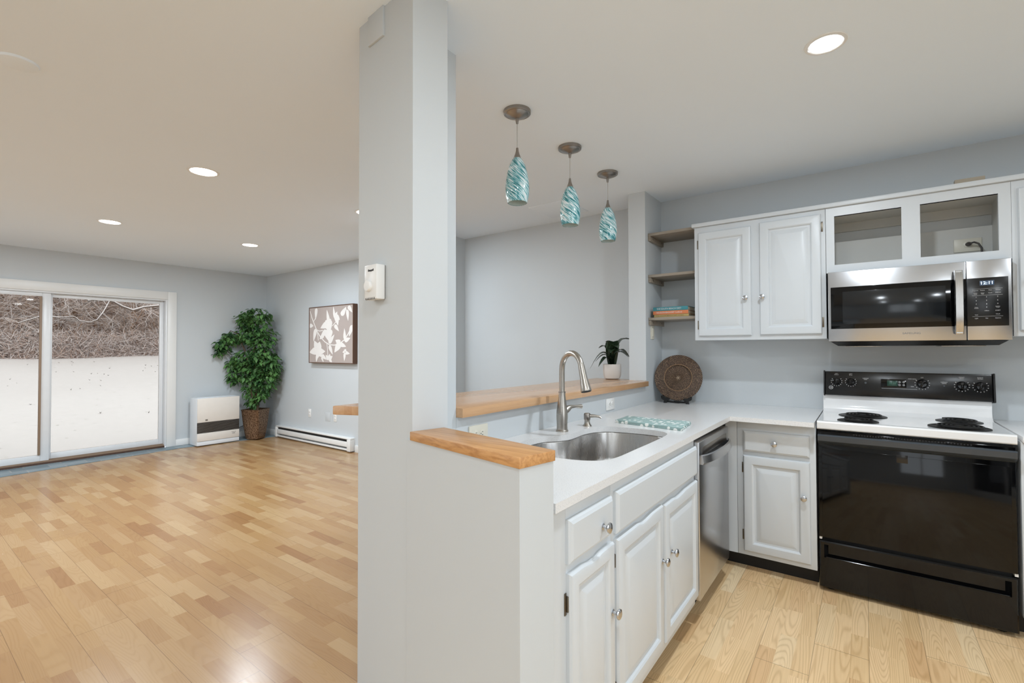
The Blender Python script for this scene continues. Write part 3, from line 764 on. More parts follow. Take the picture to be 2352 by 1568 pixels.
build('back_panel', B(-.16, .581, 3.730, 3.737, 1.78, 2.00), M['cab_in'], u2)
u3 = thing('wall_cabinet', (1.0, 3.6, 1.37), 'white wall cabinet at the right edge, right of the microwave', 'cabinet')
carcass(.601, 1.42, 3.41, 3.737, 1.37, 2.150, u3)
d_ = raised_door(UY, .622, .99, 1.398, 2.108, u3); knob(UY, .652, 1.641, .02, d_)
d_ = raised_door(UY, 1.01, 1.39, 1.398, 2.108, u3); knob(UY, 1.36, 1.641, .02, d_)
tag(build('cornice_board', MB().box(-.957, 1.43, 3.392, 3.738, 2.151, 2.176, .002), M['cab'], origin=(.2, 3.56, 2.15)), 'thin white top board running along all the wall cabinets', 'cornice')
tag(build('wood_block', MB().box(.397, .514, 3.44, 3.475, 2.177, 2.208, .002), M['tanwood'], origin=(.455, 3.457, 2.177)), 'small tan wooden block lying on top of the wall cabinets above the microwave', 'block')
# outlet in the open cabinet with plug
ot = thing('wall_outlet', (.48, 3.729, 1.897), 'pale outlet plate inside the open right cubby with a plug in it', 'outlet')
build('plate', MB().box(.421, .5385, 3.723, 3.7295, 1.861, 1.936, .002), M['plastic_i'], ot)
build('socket', MB().lathe([(.018, 0), (.018, .003), (.016, .004)], (.479, 3.723, 1.902), (0, -1, 0)), M['plastic_i'], ot)
pc = thing('power_cord', (.479, 3.70, 1.902), 'grey plug and cord of the microwave inside the open cubby', 'cord')
build('plug', MB().lathe([(.011, 0), (.012, .012), (.008, .026)], (.479, 3.7185, 1.902), (.25, -1, 0)), M['cord'], pc)
build('cord', MB().tube([(.486, 3.692, 1.902), (.500, 3.68, 1.905), (.518, 3.68, 1.895), (.530, 3.68, 1.870), (.534, 3.68, 1.7815)], .005, 8), M['cord'], pc)

# ------------------------------------------------------------------ microwave
mw = thing('microwave', (.21, 3.55, 1.33), 'stainless over-the-range microwave with black glass door above the stove', 'microwave')
build('body', B(-.170, .589, 3.385, 3.735, 1.352, 1.7595, .003), M['blackpan'], mw)
dr = build('door', MB().box(-.170, .4235, 3.361, 3.384, 1.352, 1.758, .003), M['steel_v'], mw)
w_ = build('window', MB().box(-.157, .4225, 3.3595, 3.362, 1.425, 1.668, .0008), M['blackgloss'], dr)
build('window_mesh', MB().box(-.10, .345, 3.3588, 3.3597, 1.452, 1.640, .0003), plain('dark_mesh_screen', (22, 25, 28), .12), w_)
mb = MB(); rg = []
for i in range(15):
    t = i/14; z = 1.383+.330*t; b = .010+.022*(1-(2*t-1)**4)
    rg.append([(.376, 3.361-b*.9, z), (.380, 3.361-b-.008, z), (.408, 3.361-b-.008, z), (.412, 3.361-b*.9, z), (.408, 3.361-b*.8, z), (.380, 3.361-b*.8, z)])
mb.loft(rg); mb.box(.382, .406, 3.3385, 3.361, 1.388, 1.404); mb.box(.382, .406, 3.3385, 3.361, 1.694, 1.710)
build('handle', mb, M['steel'], dr)
cp = build('control_panel', MB().box(.4255, .589, 3.361, 3.384, 1.352, 1.758, .003), M['steel_v'], mw)
kp = build('keypad', MB().box(.4265, .577, 3.3595, 3.362, 1.423, 1.668, .0008), M['blackpan'], cp)
build('display', MB().box(.474, .527, 3.3585, 3.3597, 1.628, 1.653, .0003), M['led_bg'], mw)
text('12:11', .021, (.5, 3.3583, 1.640), (1, 0, 0), (0, 0, 1), M['led'], mw, 'clock_digits', width=.042)
text('SAMSUNG', .014, (.205, 3.3605, 1.392), (1, 0, 0), (0, 0, 1), M['ink_dim'], mw, 'brand_lettering', width=.075)
rowz = [1.600, 1.588, 1.570, 1.552, 1.534, 1.517, 1.500, 1.482]
for txt, xx, zz, sz in [('Popcorn', .458, 1.604, .006), ('Potato', .484, 1.604, .006), ('Pizza', .512, 1.604, .006), ('Reheat', .540, 1.604, .006),
                        ('Power\nLevel', .458, 1.588, .005), ('Soften\nMelt', .484, 1.588, .005), ('Cook', .512, 1.590, .006), ('Defrost', .540, 1.590, .006),
                        ('1', .460, 1.570, .008), ('2', .498, 1.570, .008), ('3', .538, 1.570, .008), ('4', .460, 1.552, .008), ('5', .498, 1.552, .008), ('6', .538, 1.552, .008),
                        ('7', .460, 1.534, .008), ('8', .498, 1.534, .008), ('9', .538, 1.534, .008), ('Timer\nOn/Off', .460, 1.516, .005), ('0', .498, 1.518, .008), ('Kitchen\nTimer', .538, 1.518, .005),
                        ('+30sec', .498, 1.500, .006), ('START', .538, 1.500, .006), ('Vent', .460, 1.480, .006), ('Clock', .538, 1.482, .006), ('Light', .460, 1.462, .006), ('Fan', .498, 1.462, .006), ('Options', .538, 1.462, .006)]:
    text(txt, sz*1.05, (xx, 3.3592, zz), (1, 0, 0), (0, 0, 1), M['ink'], kp, 'key_legend')
for zz in (1.6115, 1.5785, 1.4715): build('keypad_line', B(.445, .556, 3.3590, 3.3594, zz, zz+.0007), M['ink'], kp)
vs = MB()
vs.loft([[(-.160, 3.375, 1.351), (.579, 3.375, 1.351), (.579, 3.73, 1.351), (-.160, 3.73, 1.351)], [(-.125, 3.39, 1.326), (.545, 3.39, 1.326), (.545, 3.72, 1.326), (-.125, 3.72, 1.326)]])
build('underside', vs, M['blackpan'], mw)
for x0 in (-.09, .33): build('grease_filter', B(x0, x0+.17, 3.40, 3.66, 1.3215, 1.3255, .001), M['steel'], mw)

# ------------------------------------------------------------------ stove
st = thing('electric_stove', (.165, 3.4, 0), 'electric range with white cooktop, black oven door and black control console', 'stove')
x0, x1 = -.2145, .5475
build('body', B(x0+.004, x1-.004, 3.13, 3.72, .02, .872), M['blackpan'], st)
for fx_ in (x0+.05, x1-.05): build('foot', MB().lathe([(.02, 0), (.02, .021)], (fx_, 3.16, 0)), M['blackmat'], st)
# cooktop: profile swept along x (front lip, flat, cove, riser)
prof = [(3.100, .873), (3.084, .875), (3.081, .880), (3.081, .910), (3.086, .917), (3.10, .919), (3.12, .9175), (3.54, .9175), (3.575, .921), (3.597, .936), (3.604, .96), (3.607, 1.03), (3.70, 1.03), (3.70, .873)]
mb = MB(); n_ = 2
mb.loft([[(x, y, z) for y, z in prof] for x in (x0, x0+.002, x1-.002, x1)])
ck = build('cooktop', mb, M['enamel_w'], st, sharp=.5)
def burner(cx, cy, R_):
    pan = build('burner', MB().lathe([(R_, 0), (R_, .003), (R_-.006, .0045), (R_-.014, .0015), (.002, .001)], (cx, cy, .9178), n=40), M['coil'], st)
    pts = []; turns = 4.2 if R_ > .11 else 3.3; N = int(turns*30)
    for i in range(N+1):
        t = i/N; rr = R_*.2 + (R_*.80-R_*.2)*t; a = 2*pi*turns*t + .6; pts.append((cx+rr*cos(a), cy+rr*sin(a), .9275))
    build('coil', MB().tube(pts, .0042, 6), M['coil'], pan)
    build('coil_center', MB().lathe([(R_*.15, .0), (R_*.15, .0095), (.002, .0105)], (cx, cy, .919)), M['coil'], pan)
burner(-.035, 3.19, .092); burner(-.015, 3.44, .115); burner(.37, 3.215, .118); burner(.40, 3.475, .095)
# console
Mc = Matrix.Translation((0, 3.60, 1.02)) @ Matrix.Rotation(radians(-6), 4, 'X')
cb = MB().box(x0+.012, x1+.004-.001, -.022, .06, 0, .148, .006, mat=Mc)
cs = build('console', cb, M['blackpan'], st)
build('console_end_cap', MB().box(x0+.004, x0+.0115, -.028, .065, -.004, .153, .003, mat=Mc), M['blackmat'], st)
build('console_end_cap', MB().box(x1+.0035, x1+.012, -.028, .065, -.004, .153, .003, mat=Mc), M['blackmat'], st)
def cpt(x, z, d=0): return Mc @ Vector((x, -.022-d, z))
cn = (Mc.to_3x3() @ Vector((0, -1, 0))); cu_ = (Mc.to_3x3() @ Vector((0, 0, 1)))
def dial(x, z, R_, name='dial', ang=.3):
    k = build(name, MB().lathe([(R_, 0), (R_, .004), (R_*.86, .006), (R_*.8, .014), (R_*.72, .017), (.003, .0175)], cpt(x, z), cn, 28), M['blackgloss'], cs)
    g = Mc @ Matrix.Translation((x, -.022-.017, z)) @ Matrix.Rotation(ang, 4, 'Y')
    build('grip', MB().box(-.0055, .0055, -.012, .002, -R_*.75, R_*.75, .002, mat=g), M['blackgloss'], k)
    for q in range(11):
        a = -2.2+4.4*q/10+pi; rr = R_+.006
        mm = Mc @ Matrix.Translation((x+rr*sin(a), -.0222, z+rr*cos(a))) @ Matrix.Rotation(a, 4, 'Y')
        tk.box(-.0012, .0012, -.0006, 0, -.0022, .0022, mat=mm)
tk = MB()
dial(-.143, .085, .0215, ang=.0); dial(-.071, .085, .0215, ang=.2); dial(.262, .086, .026, ang=.5); dial(.428, .082, .0245, ang=0); dial(.502, .081, .0245, ang=.15)
build('dial_marks', tk, M['ink'], cs)
for (txt, x, z, s_) in [('LEFT', -.143, .133, .008), ('FRONT', -.143, .126, .007), ('LEFT', -.071, .133, .008), ('REAR', -.071, .126, .007), ('RIGHT', .428, .128, .008), ('REAR', .428, .121, .007), ('RIGHT', .502, .128, .008), ('FRONT', .502, .121, .007),
                        ('SURFACE\nUNIT', .002, .105, .007), ('SURFACE\nUNITS', .355, .095, .007), ('OFF', .262, .122, .007), ('START', .083, .090, .005), ('CLEAR', .083, .076, .005), ('OVEN CLEAN', .218, .112, .006), ('TEMP', .218, .068, .006)]:
    text(txt, s_, cpt(x, z, .0003), (1, 0, 0), cu_, M['ink'], cs, 'legend')
dp = build('clock_panel', MB().box(.075, .192, -.0235, -.021, .060, .108, .001, mat=Mc), M['blackgloss'], cs)
build('clock_display', MB().box(.104, .152, -.0242, -.0232, .068, .100, .0003, mat=Mc), M['led_g'], dp)
text('10:30', .018, cpt(.128, .084, .0026), (1, 0, 0), cu_, plain('faint_green_digits', (64, 120, 96), .4), dp, 'clock_digits', width=.03)
bt_ = MB()
for xx in (.161, .180):
    for zz in (.075, .092): bt_.lathe([(.0062, 0), (.0062, .0012), (.005, .0015)], cpt(xx, zz, .0015), cn, 12)
build('clock_buttons', bt_, M['ink_dim'], dp)
build('indicator_lamp', MB().lathe([(.006, 0), (.006, .001)], cpt(.002, .082), cn, 12).lathe([(.004, 0), (.004, .001)], cpt(.355, .078), cn, 12), M['grey_gloss'], cs)
build('underline', MB().box(.078, .240, -.0225, -.0218, .0525, .0535, mat=Mc), M['ink'], cs)
lg = build('round_emblem', MB().lathe([(.011, 0), (.011, .0006), (.0093, .0007), (.0093, .0003)], cpt(-.172, .047), cn, 24), M['ink'], cs)
build('emblem_center', MB().lathe([(.0092, 0), (.0092, .0008)], cpt(-.172, .047), cn, 24), M['blackpan'], cs)
text('GE', .011, cpt(-.172, .047, .0009), (1, 0, 0), cu_, M['ink'], cs, 'emblem_letters')
# oven door
od = build('oven_door', MB().box(x0+.003, x1-.003, 3.094, 3.129, .290, .862, .004), M['blackgloss'], st)
mb = MB(); mb.loft([[(x, y, z) for y, z in ((3.094, .792), (3.080, .798), (3.060, .815), (3.058, .842), (3.066, .848), (3.085, .846), (3.094, .846))] for x in (x0+.004, x0+.08, x1-.08, x1-.004)])
build('door_handle', mb, M['grey_gloss'], od)
build('glass_frame', MB().box(x0+.02, x1-.02, 3.0925, 3.0945, .320, .770, .0008), M['blackgloss'], od)
vt = MB()
for i in range(40): vt.box(x0+.16+i*.0115, x0+.166+i*.0115, 3.0925, 3.0945, .852, .858)
build('vent_slots', vt, M['slot'], od)
build('oven_badge', B(.122, .166, 3.0915, 3.0930, .735, .775, .0003), plain('brown_glass_badge', (30, 27, 24), .2), od)
for xx in (x0+.004, x1-.014): build('hinge_clip', B(xx, xx+.012, 3.10, 3.13, .277, .289), M['plastic_w'], st)
# storage drawer with a recessed pull
Dz0, Dz1 = .022, .270; yf = 3.094
fr_ = Fr('y', 3.13)
def rr_(u0, u1, z0, z1, y): return [(u0, y, z0), (u1, y, z0), (u1, y, z1), (u0, y, z1)]
mb = MB(); a0, a1 = x0+.003, x1-.003
mb.loft([rr_(a0, a1, Dz0, Dz1, 3.129), rr_(a0, a1, Dz0, Dz1, yf+.006), rr_(a0+.006, a1-.006, Dz0+.004, Dz1-.006, yf), rr_(a0+.022, a1-.022, .182, .252, yf),
         rr_(a0+.040, a1-.040, .196, .246, yf+.022), rr_(a0+.044, a1-.044, .200, .244, yf+.022)])
build('storage_drawer', mb, M['blackgloss'], st, sharp=.5)
build('drawer_pull_lip', MB().tube([(a0+.03, yf-.001, .186), (a1-.03, yf-.001, .186)], .0035, 8), M['blackgloss'], st)

# ------------------------------------------------------------------ corner shelves, books, plate, switch
labs = ['topmost grey-brown corner shelf beside the wall cabinet, empty', 'middle grey-brown corner shelf beside the wall cabinet, empty', 'lowest grey-brown corner shelf, holding three books']
for zt, lb in zip((2.171, 1.862, 1.544), labs):
    sh = thing('corner_shelf', (-1.12, 3.59, zt-.02), lb, 'shelf', 'corner shelves left of the wall cabinet')
    build('board', B(-1.2885, -.9445, 3.445, 3.7375, zt-.02, zt, .0015), M['shelfwood'], sh)
    build('cleat', MB().box(-1.2885, -1.270, 3.45, 3.7375, zt-.055, zt-.0205, .001), M['shelfwood'], sh)
    build('cleat', MB().box(-.9595, -.9445, 3.46, 3.7375, zt-.045, zt-.0205, .001), M['shelfwood'], sh)
    build('screw', MB().lathe([(.004, 0), (.004, .001)], (-1.27, 3.50, zt-.036), (1, 0, 0), 10), M['slot'], sh)
    build('screw', MB().lathe([(.004, 0), (.004, .001)], (-1.27, 3.68, zt-.036), (1, 0, 0), 10), M['slot'], sh)
def book(xa, xb, y0, z0, th, mat, side, txt, label, ink, tw_):
    b = thing('book', ((xa+xb)/2, y0+.08, z0), label, 'book', 'books stacked on the lowest corner shelf')
    mb = MB().box(xa, xb, y0, y0+.004, z0, z0+th, .001)
    mb.box(xa, xb, y0+.004, y0+.175, z0, z0+.002); mb.box(xa, xb, y0+.004, y0+.175, z0+th-.002, z0+th)
    mb.mi = 1; build('cover', mb, [mat, side], b)
    build('pages', B(xa+.003, xb-.004, y0+.0045, y0+.171, z0+.0022, z0+th-.0022), M['page'], b)
    text(txt, th*.62, ((xa+xb)/2-.01, y0-.0002, z0+th*.5), (1, 0, 0), (0, 0, 1), ink, b, 'title', width=tw_)
book(-1.252, -1.000, 3.462, 1.5445, .019, M['book_yellow'], M['book_yellow'], 'THE SOUTH BEACH DIET GUIDE', 'yellow-tan book at the bottom of the stack of three', plain('brown_ink', (120, 92, 50), .5), .2)
book(-1.258, -1.003, 3.459, 1.564, .029-.003, M['book_orange'], M['book_orange'], 'THE SOUTH BEACH DIET Cookbook', 'orange book in the middle of the stack of three', M['ink'], .19)
book(-1.258, -1.006, 3.461, 1.5905, .028, M['book_teal'], M['book_teal'], 'THE SOUTH BEACH DIET', 'teal book on top of the stack of three', M['ink'], .18)
# plate
pc_ = Vector((-1.112, 3.568, 1.099)); ax = Vector((.16, -1, .20)).normalized()
pl_ = thing('woven_plate', pc_, 'round dark brown woven rattan charger plate standing in the corner', 'plate')
q = Vector((0, 0, 1)).rotation_difference(ax)
pl_.rotation_mode = 'QUATERNION'; pl_.rotation_quaternion = q; pl_['_o'] = (0, 0, 0)
build('rim', MB().lathe([(.098, -.004), (.104, .006), (.110, .007), (.14, .008), (.166, .012), (.1715, .012), (.174, .007), (.168, .002), (.14, -.004), (.1, -.012)], n=72, cap0=False, cap1=False), M['wicker'], pl_)
build('ring', MB().tube([(.1005*cos(2*pi*i/60), .1005*sin(2*pi*i/60), .0055) for i in range(61)], .0026, 8, False), plain('light_rattan_binding', (138, 108, 80), .6), pl_)
build('well', MB().lathe([(.0995, -.011), (.1, -.004), (.098, -.008), (.06, -.005), (.012, -.004), (.001, -.003)], n=72), M['wicker'], pl_)
mb = MB()
for k in range(8):
    a = 2*pi*k/8; mb.box(-.0012, .0012, .001, .017, -.0042, -.0022, mat=Matrix.Rotation(a, 4, 'Z'))
build('center_knot', mb, plain('pale_reed', (176, 156, 132), .6), pl_)
es_ = thing('plate_stand', (-1.13, 3.62, .914), 'small black easel stand holding the woven plate', 'plate stand')
es_.location = (-1.11, 3.55, .914); pl_.scale = (.976,)*3
mb = MB()
for sx in (-1, 1):
    def S_(a, b, c): return (-1.13+sx*a, 3.61+b, .914+c)
    prf = [(.10, .055), (.112, .050), (.108, .030), (.088, .018), (.092, 0), (.070, 0), (.066, .016), (.045, .030), (.055, .038), (.085, .040), (.094, .050)]
    mb.loft([[S_(a, -.012+(.0 if k else 0)-.02, c) for a, c in prf], [S_(a, -.018, c) for a, c in prf]] if False else [[S_(a, -.034, c) for a, c in prf], [S_(a, -.020, c) for a, c in prf]])
build('front_foot', mb, M['blackmat'], es_)
build('cradle', MB().tube([(-1.225, 3.585, .952), (-1.2, 3.60, .925), (-1.13, 3.60, .920), (-1.06, 3.60, .925), (-1.035, 3.585, .952)], .006, 8), M['blackmat'], es_)
build('rear_leg', MB().loft([[(-1.155, 3.60, .932), (-1.105, 3.60, .932), (-1.105, 3.606, .932), (-1.155, 3.606, .932)], [(-1.145, 3.60, .914), (-1.115, 3.60, .914), (-1.115, 3.606, .914), (-1.145, 3.606, .914)]]).box(-1.137, -1.123, 3.665, 3.70, .914, .92).tube([(-1.13, 3.60, .925), (-1.13, 3.69, .918)], .005, 8), M['blackmat'], es_)
sw = thing('light_switch', (-1.29, 3.52, 1.44), 'pale light switch plate below the lowest corner shelf', 'light switch')
build('plate', MB().box(-1.2895, -1.283, 3.487, 3.553, 1.385, 1.487, .002), M['plastic_i'], sw); build('toggle', MB().box(-1.283, -1.278, 3.505, 3.535, 1.405, 1.467, .001), M['plastic_i'], sw)
def outlet_h(name, yc, zc, mat, label):       # horizontal duplex on the kitchen side of the peninsula wall
    o = thing(name, (-1.29, yc, zc), label, 'outlet')
    build('plate', MB().box(-1.2895, -1.283, yc-.0585, yc+.0585, zc-.036, zc+.036, .002), mat, o)
    for s_ in (-1, 1):
        k = build('socket', MB().lathe([(.0165, 0), (.0165, .002), (.015, .003)], (-1.283, yc+s_*.0195, zc), (1, 0, 0), 20), mat, o)
        mb = MB()
        mb.box(-1.2802, -1.2796, yc+s_*.0195-.004, yc+s_*.0195+.004, zc+.005, zc+.007); mb.box(-1.2802, -1.2796, yc+s_*.0195-.004, yc+s_*.0195+.004, zc-.007, zc-.005)
        mb.lathe([(.0025, 0), (.0025, .0006)], (-1.2802, yc+s_*.0195-.010, zc), (1, 0, 0), 8)
        build('slots', mb, M['slot'], k)
outlet_h('wall_outlet', 1.503, .963, M['plastic_i'], 'ivory wall outlet partly hidden behind the half wall cap')
outlet_h('wall_outlet', 2.773, .967, M['plastic_w'], 'white wall outlet below the bar top right of the faucet')

# ------------------------------------------------------------------ small potted plant on the bar
pp = thing('potted_plant', (-1.575, 3.43, 1.08), 'dark green leafy plant in a ribbed grey-white pot on the bar top', 'plant')
px, py = -1.575, 3.43
build('pot', MB().lathe([(.045, 0), (.060, .006), (.067, .03), (.069, .06), (.069, .112), (.067, .115), (.062, .112), (.06, .09), (.001, .09)], (px, py, 1.0805), n=36), M['speckle_pot'], pp)
build('soil', MB().lathe([(.06, 0), (.06, .005), (.001, .008)], (px, py, 1.171)), M['barkbrown'], pp)
def strap_leaf(mb, o, az, L, w, rise, droop, fold=.3):
    n = 9; d = Vector((cos(az), sin(az), 0)); s_ = Vector((-sin(az), cos(az), 0)); rings = []
    for i in range(n+1):
        t = i/n; c = Vector(o) + d*(L*t*(.35+.65*t)) + Vector((0, 0, rise*sin(min(1, t*1.25)*pi/2)*1.0 - droop*t**3)); ww = w*(sin(pi*min(1, .16+t*.84))**.7)+.001
        up = Vector((0, 0, 1))
        rings.append([c - s_*ww + up*fold*ww, c - up*.001, c + s_*ww + up*fold*ww, c + up*.0015])
    mb.loft(rings)
mb = MB()
Rl = Vector((cos(yaw), sin(yaw), 0)); ar = atan2(Rl.y, Rl.x)
for az, L, w, rise, dr_ in ((a_, l_, w_*1.45, r_*.92, d__) for a_, l_, w_, r_, d__ in ((ar+pi, .17, .020, .17, .17), (ar+pi-.4, .13, .020, .13, .08), (ar+.1, .16, .03, .24, .01), (ar+.4, .17, .022, .18, .10), (ar-1.3, .10, .030, .19, .03), (ar-1.9, .09, .03, .16, .04), (ar+1.6, .09, .03, .2, .0),
                           (ar-.6, .13, .024, .15, .06), (ar+2.4, .12, .024, .19, .03), (ar-2.6, .14, .02, .11, .10), (ar-1.5, .05, .034, .21, .0), (ar, .05, .034, .20, .0), (ar+3, .05, .034, .21, .0))):
    strap_leaf(mb, (px, py, 1.175), az, L, w, rise, dr_)
build('leaves', mb, M['leaf2'], pp)

# ------------------------------------------------------------------ pendants
pd = thing('pendant_light', (-1.355, 1.878, ZC), 'nearest of three teal swirl glass pendant lights over the bar', 'pendant light', 'pendant lights over the bar')
o_ = (-1.355, 1.878, ZC)
build('canopy', MB().lathe([(.067, 0), (.0675, -.004), (.066, -.014), (.060, -.017), (.056, -.016), (.048, -.022), (.022, -.033), (.009, -.037), (.009, -.040)], o_, n=40), M['pewter'], pd)
build('cord_grip', MB().lathe([(.0085, -.0395), (.0085, -.045), (.006, -.062)], o_, n=16), M['pewter'], pd)
build('cord', MB().lathe([(.0016, -.061), (.0016, -.186)], o_, n=8), M['steelcable'], pd)
build('shade_cap', MB().lathe([(.0055, -.182), (.0075, -.200), (.011, -.212), (.019, -.232), (.0215, -.237)], o_, n=24), M['pewter'], pd)
sh = build('glass_shade', MB().lathe([(.020, -.234), (.030, -.248), (.042, -.275), (.051, -.310), (.0575, -.350), (.0590, -.385), (.0565, -.418), (.0480, -.452), (.0465, -.453), (.0545, -.418), (.057, -.385), (.055, -.350), (.049, -.31), (.04, -.275), (.02, -.24)], o_, n=44, cap0=False, cap1=False), M['artglass'], pd)
build('inner_liner', MB().lathe([(.0465, -.4515), (.054, -.418), (.0565, -.385), (.0545, -.350), (.0485, -.31), (.0395, -.275), (.02, -.245), (.001, -.243)], o_, n=44, cap0=False), M['innerglass'], pd)
for k, y in enumerate((2.397, 2.900)):
    dup(pd, (-1.355, y, ZC), ('middle of three teal swirl glass pendant lights over the bar', 'farthest of three teal swirl glass pendant lights, next to the corner shelves')[k])
for k, r in enumerate([o for o in bpy.data.objects if o.name.startswith('pendant_light')]):
    for ch in r.children:
        if ch.name.startswith('glass_shade'): ch.rotation_euler.z = (.0, 2.1, 4.0)[k]

# ------------------------------------------------------------------ recessed lights
def can(x, y, label, d=.075, k=1.0):
    c = thing('recessed_light', (x, y, ZC), label, 'ceiling light', 'recessed ceiling lights')
    build('trim_ring', MB().lathe([(d+.016, 0), (d+.015, -.003), (d+.003, -.0045), (d, -.003), (d, 0)], (x, y, ZC), n=40, cap0=False, cap1=False), M['plastic_w'], c)
    build('diffuser', MB().lathe([(d, -.0005), (d, -.002), (.001, -.0025)], (x, y, ZC), n=32), M['lamp'], c)
    ld = bpy.data.lights.new('downlight', 'AREA'); ld.shape = 'DISK'; ld.size = d*1.9; ld.energy = LAMP_W*k; ld.color = LAMP_COL
    lo = bpy.data.objects.new('bulb', ld); COL.objects.link(lo); lo.parent = c; lo.location = (0, 0, -.004)
    return c
can(-3.46, 1.289, 'largest recessed ceiling light in the living area, nearest the column', k=1.35)
can(-5.49, 1.29, 'recessed ceiling light nearest the sliding glass door', k=1.8)
can(-5.465, 2.505, 'recessed ceiling light nearest the corner with the tall ficus', k=1.7)
can(-3.39, 2.50, 'recessed ceiling light mostly hidden behind the column, a bright spot at its edge', k=1.35)
can(-.106, 2.166, 'recessed ceiling light in the kitchen above the stove side', .055, k=1.15)
hidden = ['added unseen recessed ceiling light behind the camera']
for x, y in ((-.1, .2), (1.6, .4), (1.6, 2.2), (-.1, -1.9), (1.6, -1.9), (-2.2, -.9), (-4.4, -.9), (-6.2, -.9), (-3.4, -2.6), (-5.6, -2.6)):  # unseen downlights, added to brighten the rooms
    can(x, y, 'unseen recessed ceiling light added to brighten the room, outside the picture', k=1.35 if x < -4 else .85)

# ------------------------------------------------------------------ thermostat
th = thing('thermostat', (-1.33, 1.03, 1.53), 'white wall thermostat with a round dial on the front of the column', 'thermostat')
mt = onface(.150, 0, 0, 0, 0)   # local: +x to the right along the wall, -y out of the wall
th['_o'] = tuple(th.location)
zt0, zt1, dth, wd = 1.478, 1.594, .036, .075
mb = MB().box(-wd, 0, -dth, -.003, zt0, zt1, .003, mat=mt)
bd = build('cover', mb, M['plastic_w'], th)
build('back_plate', MB().box(-wd+.003, -.002, -.004, -.0005, zt0+.002, zt1-.002, mat=mt), M['pewter'], th)
dn_ = (mt.to_3x3() @ Vector((0, -1, 0)))
build('dial', MB().lathe([(.0185, 0), (.0185, .008), (.017, .010), (.001, .0105)], mt @ Vector((-wd*.60, -dth, zt0+.045)), dn_, 28), M['plastic_w'], th)
mb = MB()
for i in range(7): mb.box(-wd+.008+i*.009, -wd+.011+i*.009, -dth-.0004, -dth+.004, zt0-.0005, zt0+.006, mat=mt)
build('vent_slots', mb, M['slot'], th)
text('Honeywell', .0095, mt @ Vector((-wd*.45, -dth-.0003, zt1-.019)), mt.to_3x3() @ Vector((1, 0, 0)), (0, 0, 1), M['slot'], th, 'lettering', width=.033, bold=.0004)

# ------------------------------------------------------------------ living room things
# console heater
hb = thing('gas_heater', (-7.41, 2.93, .006), 'white direct-vent space heater with dark louvres on the slate strip', 'heater')
xf, xb_, ya, yb_ = -7.27, -7.52, 2.66, 3.205
build('case', B(xb_, xf-.012, ya, yb_, .03, .655, .01), M['heater_s'], hb)
build('front_panel', MB().box(xf-.012, xf, ya+.003, yb_-.003, .325, .652, .004), M['heater'], hb)
build('lower_panel', MB().box(xf-.012, xf, ya+.003, yb_-.003, .070, .178, .004), M['heater'], hb)
build('base', B(xb_, xf-.006, ya+.002, yb_-.002, .012, .062, .004), M['heater_s'], hb)
build('louvre_recess', B(xf-.013, xf-.010, ya+.003, yb_-.003, .179, .324), M['slot'], hb)
mb = MB()
for i in range(9): mb.box(xf-.010, xf-.001, ya+.005, yb_-.005, .186+i*.0155, .191+i*.0155, .0012)
build('louvres', mb, M['pewter'], hb)
build('top_grille', B(xb_+.06, xf-.07, ya+.03, yb_-.03, .6555, .659), M['heater_s'], hb)
build('badge', B(xf, xf+.0015, ya+.10, ya+.13, .345, .365), M['pewter'], hb)
for i, (t_, z) in enumerate((('MODEL 1004', .150), ('LP GAS', .138), ('VENTED', .126))):
    text(t_, .011, (xf+.0008, yb_-.08, z), (0, 1, 0), (0, 0, 1), M['ink_dim'], hb, 'rating_lettering')
build('cord', MB().tube([(-7.5, 3.206, .12), (-7.50, 3.25, .15), (-7.53, 3.35, .17), (-7.58, 3.45, .18)], .004, 6), M['slot'], hb)
# ficus
fx0, fy0 = -7.25, 3.42
fi = thing('ficus_tree', (fx0, fy0, .006), 'tall artificial ficus tree in a hammered bronze pot in the corner', 'plant')
def sq(h, z, r=.035, n=5, rot=.5):
    out = []
    for cx_, cy_, a0 in ((1, 1, 0), (-1, 1, pi/2), (-1, -1, pi), (1, -1, 1.5*pi)):
        for k in range(n):
            a = a0+pi/2*k/(n-1); x = cx_*(h-r)+r*cos(a); y = cy_*(h-r)+r*sin(a); out.append((fx0+x*cos(rot)-y*sin(rot), fy0+x*sin(rot)+y*cos(rot), z))
    return out
build('pot', MB().loft([sq(.085, .008), sq(.10, .02), sq(.125, .22), sq(.142, .43), sq(.148, .445), sq(.136, .445), sq(.13, .40), sq(.05, .39)]), M['bronze'], fi)
build('moss', MB().loft([sq(.128, .39), sq(.128, .405), sq(.03, .42)]), M['barkbrown'], fi)
RL = Vector((cos(yaw), sin(yaw), 0)); FL = Vector((-sin(yaw), cos(yaw), 0))
def fp(u, v, d=0):       # point at lateral offset u (m, along image right), height v, depth d
    return Vector((fx0, fy0, 0)) + RL*u + FL*d + Vector((0, 0, v))
random.seed(12)
mb = MB(); mb.tube([fp(0, .40), fp(.01, .8, .01), fp(-.03, 1.2, 0), fp(.0, 1.6, -.02), fp(.02, 1.85)], [.022, .02, .017, .012, .006], 8)
mb.tube([fp(-.02, .42, .02), fp(-.05, .7, -.02), fp(-.08, 1.0), fp(-.15, 1.3, -.02), fp(-.26, 1.55, -.02), fp(-.36, 1.60, -.03), fp(-.50, 1.42, -.04)], [.016, .015, .013, .012, .009, .006, .004], 8)
mb.tube([fp(.03, .42), fp(.06, .8), fp(.12, 1.2), fp(.14, 1.5)], [.014, .012, .01, .006], 8)
build('trunk', mb, M['barkbrown'], fi)
